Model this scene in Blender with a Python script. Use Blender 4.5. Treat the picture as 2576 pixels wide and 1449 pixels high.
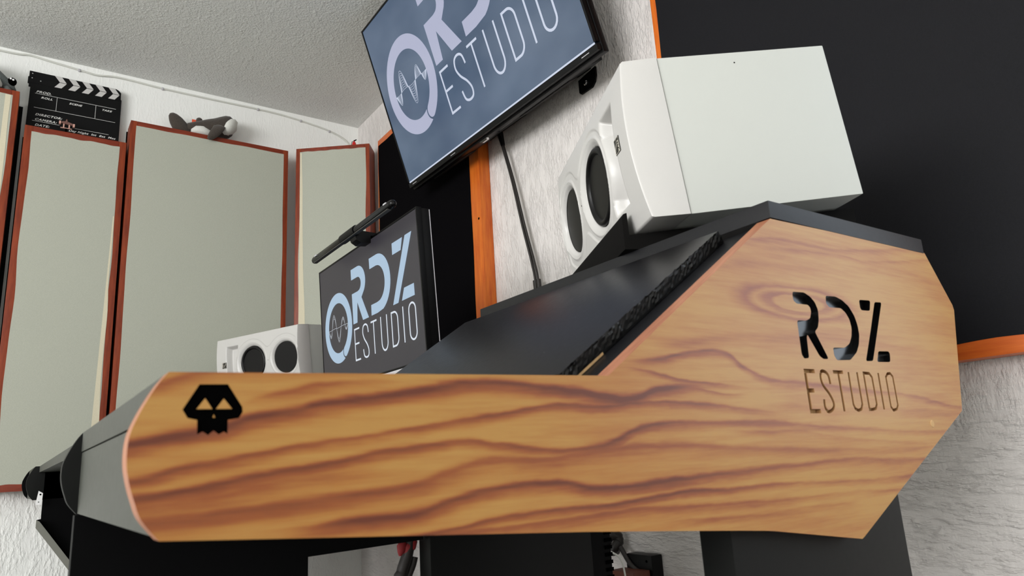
import bpy, bmesh, math, random
from mathutils import Vector, Matrix
random.seed(7)
SC = bpy.context.scene
COL = SC.collection
for o in list(bpy.data.objects):
    bpy.data.objects.remove(o)
ZO = 0.70                      # camera height above the floor; coordinates below are relative to the camera

# ---------------------------------------------------------------- camera
cam_d = bpy.data.cameras.new('camera')
cam = bpy.data.objects.new('camera', cam_d); COL.objects.link(cam)
RC = Matrix(((0.56959209, 0.81981789, -0.05885136),
             (-0.22607991, 0.08743049, -0.97017719),
             (-0.79022322, 0.56591036, 0.23514407)))
right, down, fwd = Vector(RC[0]), Vector(RC[1]), Vector(RC[2])
cm = Matrix((right, -down, -fwd)).transposed().to_4x4()
cm.translation = Vector((0, 0, ZO))
cam.matrix_world = cm
cam_d.sensor_width = 36.0
cam_d.sensor_fit = 'HORIZONTAL'
cam_d.lens = 1780.37 / 2576 * 36
cam_d.clip_start = 0.01
cam_d.dof.use_dof = True
cam_d.dof.focus_distance = 1.6
cam_d.dof.aperture_fstop = 12.0
SC.camera = cam

# ---------------------------------------------------------------- world, light, exposure
world = bpy.data.worlds.new('world'); SC.world = world
world.use_nodes = True
world.node_tree.nodes['Background'].inputs[0].default_value = (0.75, 0.86, 1.0, 1)
world.node_tree.nodes['Background'].inputs[1].default_value = 0.6
SC.view_settings.view_transform = 'Standard'
SC.view_settings.look = 'None'
SC.view_settings.exposure = 0.0
SC.view_settings.gamma = 1.0
SC.view_settings.use_curve_mapping = False
SC.cycles.use_denoising = True
SC.cycles.max_bounces = 10
SC.cycles.diffuse_bounces = 6
SC.cycles.sample_clamp_indirect = 6.0

def area(name, loc, direction, sx, sy, power, color):
    l = bpy.data.lights.new(name, 'AREA'); l.shape = 'RECTANGLE'
    l.size, l.size_y, l.energy, l.color = sx, sy, power, color
    o = bpy.data.objects.new(name, l); COL.objects.link(o)
    o.location = Vector(loc)
    o.rotation_euler = Vector(direction).to_track_quat('-Z', 'Z').to_euler()
    return o
# daylight through the two windows of the room (floor coordinates)
area('window_daylight_front', (0.15, -3.36, 1.50), (-0.1, 1, 0), 2.6, 1.4, 174.0, (1.0, 0.995, 0.985))
area('window_daylight_back', (0.14, 1.275, 1.30), (0, -1, 0), 0.68, 1.15, 5.0, (0.80, 0.90, 1.0))

# ---------------------------------------------------------------- materials
def lin(c):
    c = c / 255.0
    return c / 12.92 if c <= 0.04045 else ((c + 0.055) / 1.055) ** 2.4
def rgb(r, g, b): return (lin(r), lin(g), lin(b), 1.0)
def mat(name, col, rough=0.5, spec=0.5, metal=0.0, coat=0.0, emit=None, estr=1.0):
    m = bpy.data.materials.new(name); m.use_nodes = True
    b = m.node_tree.nodes['Principled BSDF']
    b.inputs['Base Color'].default_value = col
    b.inputs['Roughness'].default_value = rough
    b.inputs['Specular IOR Level'].default_value = spec
    b.inputs['Metallic'].default_value = metal
    b.inputs['Coat Weight'].default_value = coat
    if emit:
        b.inputs['Emission Color'].default_value = emit
        b.inputs['Emission Strength'].default_value = estr
    m.diffuse_color = col
    return m
class NT:
    """small helper around a material's node tree"""
    def __init__(s, m):
        s.t = m.node_tree; s.b = s.t.nodes['Principled BSDF']
    def n(s, kind, **kw):
        nd = s.t.nodes.new(kind)
        for k, v in kw.items(): setattr(nd, k, v)
        return nd
    def l(s, a, b): s.t.links.new(a, b)
    def put(s, sock, v):
        if hasattr(v, 'is_linked') or isinstance(v, bpy.types.NodeSocket): s.l(v, sock)
        else: sock.default_value = v
    def m(s, op, a, b=0.0, c=0.0, clamp=False):
        nd = s.n('ShaderNodeMath', operation=op); nd.use_clamp = clamp
        s.put(nd.inputs[0], a); s.put(nd.inputs[1], b)
        if op in ('MULTIPLY_ADD', 'SMOOTH_MIN', 'SMOOTH_MAX', 'WRAP', 'COMPARE'): s.put(nd.inputs[2], c)
        return nd.outputs[0]
    def noise(s, vec, scale, detail=3.0, rough=0.5, dim='3D', w=None):
        nd = s.n('ShaderNodeTexNoise', noise_dimensions=dim)
        if vec is not None: s.l(vec, nd.inputs['Vector'])
        if w is not None: s.put(nd.inputs['W'], w)
        nd.inputs['Scale'].default_value = scale; nd.inputs['Detail'].default_value = detail
        nd.inputs['Roughness'].default_value = rough
        return nd.outputs['Fac']
    def mapping(s, vec, scale=(1, 1, 1)):
        nd = s.n('ShaderNodeMapping'); s.l(vec, nd.inputs['Vector']); nd.inputs['Scale'].default_value = scale
        return nd.outputs['Vector']
    def ramp(s, fac, stops, interp='LINEAR'):
        nd = s.n('ShaderNodeValToRGB'); nd.color_ramp.interpolation = interp
        el = nd.color_ramp.elements
        while len(el) < len(stops): el.new(0.5)
        for e, (p, c) in zip(el, stops): e.position = p; e.color = c if len(c) == 4 else (*c, 1)
        s.l(fac, nd.inputs['Fac']); return nd.outputs['Color']
    def mix(s, f, a, b, mode='MIX'):
        nd = s.n('ShaderNodeMix', data_type='RGBA', blend_type=mode)
        s.put(nd.inputs[0], f); s.put(nd.inputs[6], a); s.put(nd.inputs[7], b)
        return nd.outputs[2]
    def bump(s, h, strength, dist, normal=None):
        nd = s.n('ShaderNodeBump'); nd.inputs['Strength'].default_value = strength
        nd.inputs['Distance'].default_value = dist; s.l(h, nd.inputs['Height'])
        if normal is not None: s.l(normal, nd.inputs['Normal'])
        return nd.outputs['Normal']
    def pos(s): return s.n('ShaderNodeTexCoord').outputs['Object']
def g4(v): return (v, v, v, 1)

def stucco(name, col, kind):
    m = mat(name, col, 0.62, 0.35); t = NT(m); p = t.pos()
    if kind == 'ceiling':
        a = t.noise(p, 120, 4, 0.6); b = t.noise(p, 48, 3, 0.5)
        h = t.m('ADD', t.m('MULTIPLY', t.ramp(a, [(0.42, g4(0)), (0.62, g4(1))]), 0.6), t.m('MULTIPLY', t.ramp(b, [(0.5, g4(0)), (0.7, g4(1))]), 0.6))
        t.l(t.bump(h, 0.55, 0.006), t.b.inputs['Normal'])
    else:
        up = t.mapping(p, (1.0, 1.0, 0.33)); flat = t.mapping(p, (0.55, 0.55, 2.0))
        sep = t.n('ShaderNodeSeparateXYZ'); t.l(p, sep.inputs[0])
        low = t.ramp(sep.outputs[2], [(0.66, g4(1)), (0.86, g4(0))])       # trowel marks turn level low on the wall
        k = 1.0 if kind == 'back' else 0.8
        if kind != 'back': flat = t.mapping(p, (1.6, 1.6, 0.7))
        a = t.mix(low, t.noise(up, 150 * k, 4, 0.6), t.noise(flat, 62 * k, 4, 0.55))
        b = t.mix(low, t.noise(up, 48 * k, 2, 0.5), t.noise(flat, 24 * k, 2, 0.5))
        h = t.m('MULTIPLY', t.ramp(a, [(0.42, g4(0)), (0.62, g4(1))]), t.ramp(b, [(0.36, g4(0.15)), (0.58, g4(1))]))
        fine = t.noise(up, 260, 2, 0.5)
        h = t.m('ADD', h, t.m('MULTIPLY', fine, 0.25))
        h = t.m('MULTIPLY', h, t.m('MULTIPLY_ADD', low, 0.82, 0.18)) if kind != 'back' else h
        t.l(t.bump(h, 0.6 if kind == 'back' else 0.42, 0.006), t.b.inputs['Normal'])
    return m
M = {}
M['wall_back'] = stucco('wall_stucco_back', rgb(225, 220, 217), 'back')
M['wall_left'] = stucco('wall_stucco_left', rgb(247, 248, 245), 'left')
M['ceiling'] = stucco('ceiling_stucco', rgb(230, 231, 228), 'ceiling')
M['floor'] = mat('floor_tile', rgb(134, 132, 127), 0.4)
M['white_trim'] = mat('white_trim', rgb(225, 225, 220), 0.4)

BANDS = [
([(0.0559, 0.0455), (0.0844, 0.0537), (0.116, 0.0556), (0.1561, 0.056), (0.2009, 0.0559)], 0.0029, 0.6, '0f'),
([(0.0947, 0.0347), (0.1259, 0.042), (0.1561, 0.048), (0.1891, 0.0494), (0.2127, 0.0479)], 0.0028, 0.65, 'ff'),
([(0.0521, 0.0169), (0.0732, 0.0209), (0.0986, 0.0246), (0.112, 0.0289), (0.1358, 0.0328), (0.1561, 0.037), (0.1889, 0.0404), (0.225, 0.0447), (0.2511, 0.0488), (0.2787, 0.0496), (0.3204, 0.0468), (0.3487, 0.0445), (0.3757, 0.0402), (0.4124, 0.0401), (0.4287, 0.0456), (0.4562, 0.0485), (0.5119, 0.0498)], 0.0034, 1, '0f'),
([(0.0554, -0.0003), (0.0822, 0.0048), (0.108, 0.0079), (0.136, 0.0131), (0.1774, 0.0175), (0.2242, 0.0235), (0.2774, 0.0291), (0.3225, 0.0352), (0.3633, 0.0333), (0.4171, 0.037), (0.494, 0.035), (0.5555, 0.0295), (0.6065, 0.0257)], 0.0022, 0.75, '0f'),
([(0.0575, -0.0094), (0.0827, -0.0064), (0.1174, -0.0017), (0.1561, 0.0026), (0.1884, 0.0075), (0.2237, 0.0107), (0.2492, 0.0124), (0.276, 0.0084), (0.3195, 0.0028), (0.3378, 0.0024), (0.3787, 0.0066), (0.409, 0.016), (0.4352, 0.0189), (0.4909, 0.0186), (0.553, 0.0183), (0.622, 0.0147), (0.6997, 0.0106), (0.836, 0.0022)], 0.0025, 0.8, '00'),
([(0.0593, -0.0149), (0.0913, -0.0122), (0.1363, -0.0056), (0.1665, -0.0047), (0.2111, -0.0054)], 0.0041, 0.45, '0f'),
([(0.0636, -0.0234), (0.1088, -0.0206), (0.1562, -0.0183), (0.2108, -0.0146), (0.2354, -0.0079), (0.2616, -0.003), (0.3188, -0.0048), (0.3373, -0.0024), (0.3827, 0.0013), (0.4591, -0.0001), (0.5477, -0.0057), (0.6529, -0.0112), (0.7802, -0.0155)], 0.0038, 0.62, '00'),
([(0.1272, -0.0338), (0.1463, -0.0331), (0.1664, -0.0309), (0.2104, -0.0307), (0.2346, -0.0257), (0.2605, -0.0214), (0.3175, -0.0193), (0.3631, -0.0266), (0.4283, -0.0253), (0.5124, -0.0242), (0.577, -0.0231), (0.6895, -0.0228), (0.8243, -0.0284)], 0.0031, 0.9, 'f0'),
([(0.2339, -0.0426), (0.2729, -0.0386), (0.3158, -0.0379), (0.3662, -0.039), (0.4531, -0.0349), (0.5097, -0.0372), (0.5734, -0.0379), (0.6835, -0.0422), (0.7934, -0.0448)], 0.0023, 0.85, '00'),
([(0.3329, -0.0454), (0.4004, -0.0452), (0.4783, -0.0485), (0.5701, -0.0514), (0.6803, -0.0528), (0.7654, -0.0569)], 0.0025, 0.65, '00'),
([(0.4233, -0.0574), (0.5355, -0.0609), (0.6385, -0.0621), (0.7395, -0.0663)], 0.0023, 0.5, 'ff'),
([(0.5707, 0.1938), (0.6119, 0.2007), (0.6714, 0.204), (0.7356, 0.2029), (0.8095, 0.2118), (0.9525, 0.2282)], 0.0031, 0.7, 'f0'),
([(0.6103, 0.1937), (0.6901, 0.1961), (0.757, 0.1982), (0.7947, 0.1968), (0.8585, 0.2042), (0.9664, 0.2175)], 0.0021, 0.6, 'f0'),
([(0.4873, 0.1653), (0.5177, 0.1622), (0.5861, 0.1673), (0.7047, 0.1723), (0.8534, 0.19), (0.9954, 0.1828)], 0.0069, 0.35, 'f0'),
([(0.4013, 0.0691), (0.4436, 0.0731), (0.4874, 0.08), (0.5272, 0.0797), (0.5507, 0.0679), (0.5824, 0.0578), (0.6441, 0.0552), (0.7553, 0.0478), (0.8512, 0.0417), (0.9589, 0.0291)], 0.0026, 0.9, 'f0'),
([(0.4007, 0.0645), (0.4284, 0.0614), (0.4686, 0.0553), (0.5277, 0.051), (0.563, 0.0481)], 0.0017, 0.8, 'ff'),
([(0.4206, 0.0437), (0.4673, 0.0482), (0.5262, 0.0435), (0.5695, 0.0467)], 0.0013, 0.6, 'ff'),
([(0.4265, 0.084), (0.4738, 0.0859), (0.5364, 0.0937), (0.6056, 0.0958), (0.6436, 0.0975), (0.7274, 0.1012), (0.9271, 0.0931)], 0.0058, 0.4, 'f0'),
([(0.573, 0.0324), (0.6448, 0.0296), (0.7038, 0.0243), (0.7948, 0.0255), (0.9552, 0.0208)], 0.0046, 0.5, 'f0'),
([(0.5044, 0.0115), (0.5677, 0.0093), (0.6206, 0.0093), (0.6966, 0.0005), (0.8569, -0.0111)], 0.0023, 0.5, 'f0'),
]
def walnut():
    m = mat('olive_wood_laminate', rgb(184, 140, 80), 0.36, 0.5)
    pb = m.node_tree.nodes['Principled BSDF']; pb.inputs['Sheen Weight'].default_value = 0.20; pb.inputs['Sheen Roughness'].default_value = 0.24; pb.inputs['Sheen Tint'].default_value = (0.80, 0.90, 1.0, 1)
    t = NT(m); p = t.pos()
    sep = t.n('ShaderNodeSeparateXYZ'); t.l(p, sep.inputs[0])
    y = t.m('ADD', sep.outputs[1], DESK[1]); z = t.m('ADD', sep.outputs[2], -ZO)
    # irregular edges of the figure
    w1 = t.noise(t.mapping(p, (1, 9, 42)), 1.0, 3, 0.6)
    w2 = t.noise(t.mapping(p, (1, 60, 130)), 1.0, 2, 0.5)
    zz = t.m('ADD', z, t.m('ADD', t.m('MULTIPLY', t.m('SUBTRACT', w1, 0.5), 0.006), t.m('MULTIPLY', t.m('SUBTRACT', w2, 0.5), 0.0022)))
    yn = t.m('DIVIDE', y, 1.05)
    total = None
    mr = t.n('ShaderNodeMapRange', interpolation_type='SMOOTHSTEP'); t.l(y, mr.inputs[0]); mr.inputs[1].default_value = 0.38; mr.inputs[2].default_value = 0.75; mr.inputs[3].default_value = 1.0; mr.inputs[4].default_value = 0.54
    fadey = mr.outputs[0]                                   # the figure is paler towards the back of the panel
    for pts, hw, amp, fade in BANDS:
        fc = t.n('ShaderNodeFloatCurve'); t.l(yn, fc.inputs['Value'])
        c = fc.mapping.curves[0]; fc.mapping.use_clip = True
        xs = [(a / 1.05, (b + 0.12) / 0.4) for a, b in pts]
        if xs[0][0] > 0.02: xs = [(0.0, xs[0][1])] + xs
        if xs[-1][0] < 0.98: xs = xs + [(1.0, xs[-1][1])]
        while len(c.points) < len(xs): c.points.new(0.5, 0.5)
        for q, (a, b) in zip(c.points, xs): q.location = (a, b)
        fc.mapping.update()
        zc = t.m('MULTIPLY_ADD', fc.outputs[0], 0.4, -0.12)
        d = t.m('DIVIDE', t.m('SUBTRACT', zz, zc), hw * 1.45)
        # crisp below, soft above, like the annual rings in the photo
        e = t.m('POWER', 2.0, t.m('MULTIPLY', t.m('POWER', t.m('ABSOLUTE', d), 2.0), -1.0))
        core = t.m('POWER', 2.0, t.m('MULTIPLY', t.m('POWER', t.m('ABSOLUTE', t.m('MULTIPLY', t.m('ADD', d, -0.55), 2.6)), 2.0), -1.0))
        e = t.m('MULTIPLY_ADD', core, 0.42, t.m('MULTIPLY', e, 0.72))
        y0, y1 = pts[0][0], pts[-1][0]
        if fade[0] == 'f':
            mr = t.n('ShaderNodeMapRange', interpolation_type='SMOOTHSTEP'); t.l(y, mr.inputs[0]); mr.inputs[1].default_value = y0 - 0.02; mr.inputs[2].default_value = y0 + 0.05
            e = t.m('MULTIPLY', e, mr.outputs[0])
        if fade[1] == 'f':
            mr = t.n('ShaderNodeMapRange', interpolation_type='SMOOTHSTEP'); t.l(y, mr.inputs[0]); mr.inputs[1].default_value = y1 + 0.02; mr.inputs[2].default_value = y1 - 0.07
            e = t.m('MULTIPLY', e, mr.outputs[0])
        e = t.m('MULTIPLY', t.m('MULTIPLY', e, amp), fadey)
        total = e if total is None else t.m('SMOOTH_MAX', total, e, 0.15)
    # eye of the grain behind the carved letters
    ey = t.m('DIVIDE', t.m('SUBTRACT', y, 0.655), 0.098); ez = t.m('DIVIDE', t.m('SUBTRACT', zz, 0.1385), 0.0185)
    r = t.m('SQRT', t.m('ADD', t.m('MULTIPLY', ey, ey), t.m('MULTIPLY', ez, ez)))
    rings = t.ramp(t.m('DIVIDE', r, 1.5), [(0.0, g4(0)), (0.27, g4(0.02)), (0.33, g4(0.5)), (0.40, g4(0.45)), (0.50, g4(0.12)), (0.60, g4(0.55)), (0.68, g4(0.35)), (0.85, g4(0.0)), (1.0, g4(0.0))])
    total = t.m('MAXIMUM', total, rings)
    # broad soft tone and fine fibres
    broad = t.noise(t.mapping(p, (1, 5, 24)), 1.0, 3, 0.55)
    total = t.m('ADD', total, t.m('MULTIPLY', t.m('SUBTRACT', broad, 0.48), 0.85))
    streak = t.noise(t.mapping(p, (1, 11, 210)), 1.0, 3, 0.6)
    total = t.m('ADD', total, t.m('MULTIPLY', t.m('SUBTRACT', streak, 0.5), 0.62))
    fib = t.noise(t.mapping(p, (1, 40, 520)), 1.0, 3, 0.65)
    total = t.m('ADD', total, t.m('MULTIPLY', t.m('SUBTRACT', fib, 0.5), 0.22), clamp=True)
    col = t.ramp(total, [(0.0, rgb(176, 130, 63)), (0.28, rgb(166, 109, 47)), (0.58, rgb(143, 76, 31)), (1.0, rgb(98, 42, 19))])
    t.l(col, t.b.inputs['Base Color'])
    t.l(t.bump(fib, 0.06, 0.001), t.b.inputs['Normal'])
    return m
DESK = (-1.6, 0.5, 0.0)
M['wood'] = walnut()

def grained(name, c1, c2, rough, scale, spec=0.4, coat=0.0):
    m = mat(name, c1, rough, spec, coat=coat); t = NT(m); p = t.pos()
    f = t.noise(t.mapping(p, scale), 1.0, 4, 0.65)
    t.l(t.ramp(f, [(0.3, c1), (0.7, c2)]), t.b.inputs['Base Color'])
    return m
M['edge_band'] = grained('copper_veneer_edge', rgb(176, 120, 90), rgb(142, 86, 60), 0.45, (160, 14, 14))
M['frame_v'] = grained('red_stained_pine', rgb(152, 64, 28), rgb(108, 38, 17), 0.45, (60, 60, 6))
M['frame_h'] = grained('red_stained_pine_level', rgb(140, 54, 28), rgb(104, 36, 17), 0.45, (60, 6, 60))
M['orange_v'] = grained('orange_stained_pine', rgb(218, 118, 36), rgb(186, 78, 20), 0.4, (60, 60, 6))
M['orange_h'] = grained('orange_stained_pine_level', rgb(214, 108, 34), rgb(186, 78, 20), 0.4, (6, 60, 60))
def weave(name, c1, c2, rough, spec=0.15, s=900):
    m = mat(name, c1, rough, spec); t = NT(m); p = t.pos()
    a = t.noise(t.mapping(p, (1, 1, 0.25)), s, 2, 0.5); b = t.noise(t.mapping(p, (0.25, 0.25, 1)), s, 2, 0.5)
    f = t.m('MULTIPLY', t.m('ADD', a, b), 0.5)
    t.l(t.ramp(f, [(0.35, c1), (0.65, c2)]), t.b.inputs['Base Color'])
    t.l(t.bump(f, 0.12, 0.001), t.b.inputs['Normal'])
    return m
M['linen'] = weave('grey_green_linen', rgb(176, 178, 165), rgb(186, 188, 175), 0.9)
M['linen_edge'] = weave('cream_linen_fold', rgb(214, 206, 180), rgb(222, 214, 190), 0.9)
M['black_cloth'] = weave('black_speaker_cloth', rgb(7, 6, 8), rgb(12, 11, 13), 0.9, 0.02)
M['charcoal_cloth'] = weave('charcoal_speaker_cloth', rgb(17, 17, 20), rgb(23, 23, 27), 0.68, 0.16)
def dusty(name, col, rough, spec, dust=0.0, s=140):
    m = mat(name, col, rough, spec); t = NT(m); p = t.pos()
    f = t.noise(p, s, 3, 0.6)
    r = t.ramp(f, [(0.3, g4(rough - 0.015)), (0.7, g4(rough + 0.015))]); t.l(r, t.b.inputs['Roughness'])
    if dust:
        v = t.n('ShaderNodeTexVoronoi'); v.inputs['Scale'].default_value = 42; t.l(t.mapping(p, (1, 2.5, 1)), v.inputs['Vector'])
        k = t.m('MULTIPLY', t.m('LESS_THAN', v.outputs['Distance'], 0.035), t.m('GREATER_THAN', t.noise(p, 30, 1), 0.54))
        c = t.mix(t.m('MULTIPLY', k, dust), col, rgb(150, 150, 150)); t.l(c, t.b.inputs['Base Color'])
    return m
M['black_board'] = dusty('black_melamine', rgb(18, 17, 19), 0.32, 0.33, 0.8)
M['black_lip'] = dusty('black_melamine_edge', rgb(15, 15, 18), 0.42, 0.28)
M['grey_board'] = dusty('charcoal_melamine', rgb(66, 68, 62), 0.5, 0.3)
M['leg_grey'] = dusty('grey_melamine_edge', rgb(128, 128, 120), 0.5, 0.3)
M['dark_panel'] = dusty('dark_grey_board', rgb(15, 16, 15), 0.5, 0.14)
M['ebony'] = dusty('ebony_board', rgb(4, 4, 5), 0.55, 0.08)
M['chip_black'] = mat('painted_chipboard', rgb(9, 9, 9), 0.36, 0.35)
M['gloss_black'] = mat('gloss_black_paint', rgb(7, 7, 8), 0.22, 0.6)
M['matte_black'] = mat('matte_black', rgb(2, 2, 2), 0.9, 0.02)
M['mdf'] = mat('routed_fibreboard', rgb(150, 112, 74), 0.85, 0.1)
M['mdf_light'] = mat('routed_fibreboard_floor', rgb(196, 160, 116), 0.8, 0.1)
def orange_peel(name, col, rough):
    m = mat(name, col, rough, 0.45); t = NT(m)
    t.l(t.bump(t.noise(t.pos(), 700, 2), 0.05, 0.0006), t.b.inputs['Normal']); return m
M['spk_white'] = orange_peel('white_vinyl', rgb(188, 190, 185), 0.42)
M['spk_baffle'] = orange_peel('white_baffle_plastic', rgb(194, 192, 189), 0.34)
M['rubber'] = mat('black_rubber', rgb(9, 8, 9), 0.42, 0.25)
M['cone'] = mat('black_cone', rgb(7, 6, 7), 0.5, 0.12)
M['dome'] = mat('silk_dome', rgb(30, 30, 30), 0.25, 0.6)
M['badge'] = mat('badge_black', rgb(26, 25, 22), 0.4)
M['badge_print'] = mat('badge_print', rgb(206, 200, 186), 0.5)
M['foam'] = dusty('black_foam', rgb(15, 14, 13), 0.95, 0.1)
M['plastic'] = mat('black_plastic', rgb(6, 6, 7), 0.42, 0.2)
M['plastic_gloss'] = mat('black_gloss_plastic', rgb(7, 7, 8), 0.22, 0.3)
M['plastic_grey'] = mat('dark_grey_plastic', rgb(54, 52, 50), 0.5, 0.4)
M['silver'] = mat('silver_plastic', rgb(186, 184, 188), 0.35, 0.5)
M['chrome'] = mat('chrome', rgb(200, 200, 200), 0.2, 0.5, 1.0)
M['steel_white'] = mat('bright_zinc_plate', rgb(245, 245, 245), 0.4, 0.5)
M['cable_black'] = mat('black_cable', rgb(40, 36, 34), 0.45, 0.4)
M['cable_white'] = mat('white_cable', rgb(214, 215, 208), 0.5)
M['print_white'] = mat('white_print', rgb(225, 225, 222), 0.6)
M['slate_black'] = mat('slate_black', rgb(6, 6, 7), 0.6, 0.2)
M['slate_white'] = mat('slate_white', rgb(200, 198, 196), 0.6)
def plush(name, c1, c2):
    m = mat(name, c1, 1.0, 0.05); t = NT(m); f = t.noise(t.pos(), 260, 4, 0.7)
    t.l(t.ramp(f, [(0.3, c1), (0.7, c2)]), t.b.inputs['Base Color'])
    m.node_tree.nodes['Principled BSDF'].inputs['Sheen Weight'].default_value = 0.25
    t.l(t.bump(f, 0.5, 0.003), t.b.inputs['Normal']); return m
M['plush_grey'] = plush('grey_plush', rgb(64, 58, 53), rgb(82, 75, 69))
M['plush_white'] = plush('white_plush', rgb(214, 214, 208), rgb(228, 228, 222))
M['plush_blue'] = plush('slate_plush', rgb(82, 88, 88), rgb(118, 124, 122))
M['red'] = mat('red_plastic', rgb(206, 34, 34), 0.4)
M['orange_tag'] = mat('orange_tag', rgb(226, 88, 54), 0.6)
M['dark_red'] = mat('dark_red_ribbon', rgb(150, 40, 44), 0.6)
M['toy_pink'] = mat('dusty_pink_toy', rgb(206, 160, 146), 0.6)
M['toy_brown'] = mat('brown_toy', rgb(120, 84, 76), 0.6)
M['brown_wood'] = grained('brown_wood', rgb(104, 58, 40), rgb(84, 44, 30), 0.5, (30, 200, 200))
def screen_mat(name, c1, c2, lo, hi, rough):
    m = mat(name, rgb(8, 8, 10), rough, 0.5); t = NT(m); p = t.pos()
    f = t.noise(t.mapping(p, (1.4, 1, 2.2)), 1.6, 3, 0.5)
    t.l(t.ramp(f, [(lo, c1), (hi, c2)]), t.b.inputs['Emission Color'])
    t.b.inputs['Emission Strength'].default_value = 1.0
    return m
M['tv_screen'] = screen_mat('tv_picture_backdrop', rgb(68, 86, 110), rgb(98, 114, 136), 0.36, 0.66, 0.16)
M['tv_logo'] = mat('tv_picture_logo', rgb(8, 8, 10), 0.16, emit=rgb(174, 178, 202))
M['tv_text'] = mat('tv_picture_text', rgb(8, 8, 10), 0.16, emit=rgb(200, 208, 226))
M['mon_screen'] = screen_mat('monitor_picture_backdrop', rgb(48, 46, 52), rgb(54, 51, 57), 0.3, 0.7, 0.4)
M['mon_logo'] = mat('monitor_picture_logo', rgb(8, 8, 10), 0.4, emit=rgb(166, 190, 212))
M['mon_text'] = mat('monitor_picture_text', rgb(8, 8, 10), 0.4, emit=rgb(214, 222, 232))

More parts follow.
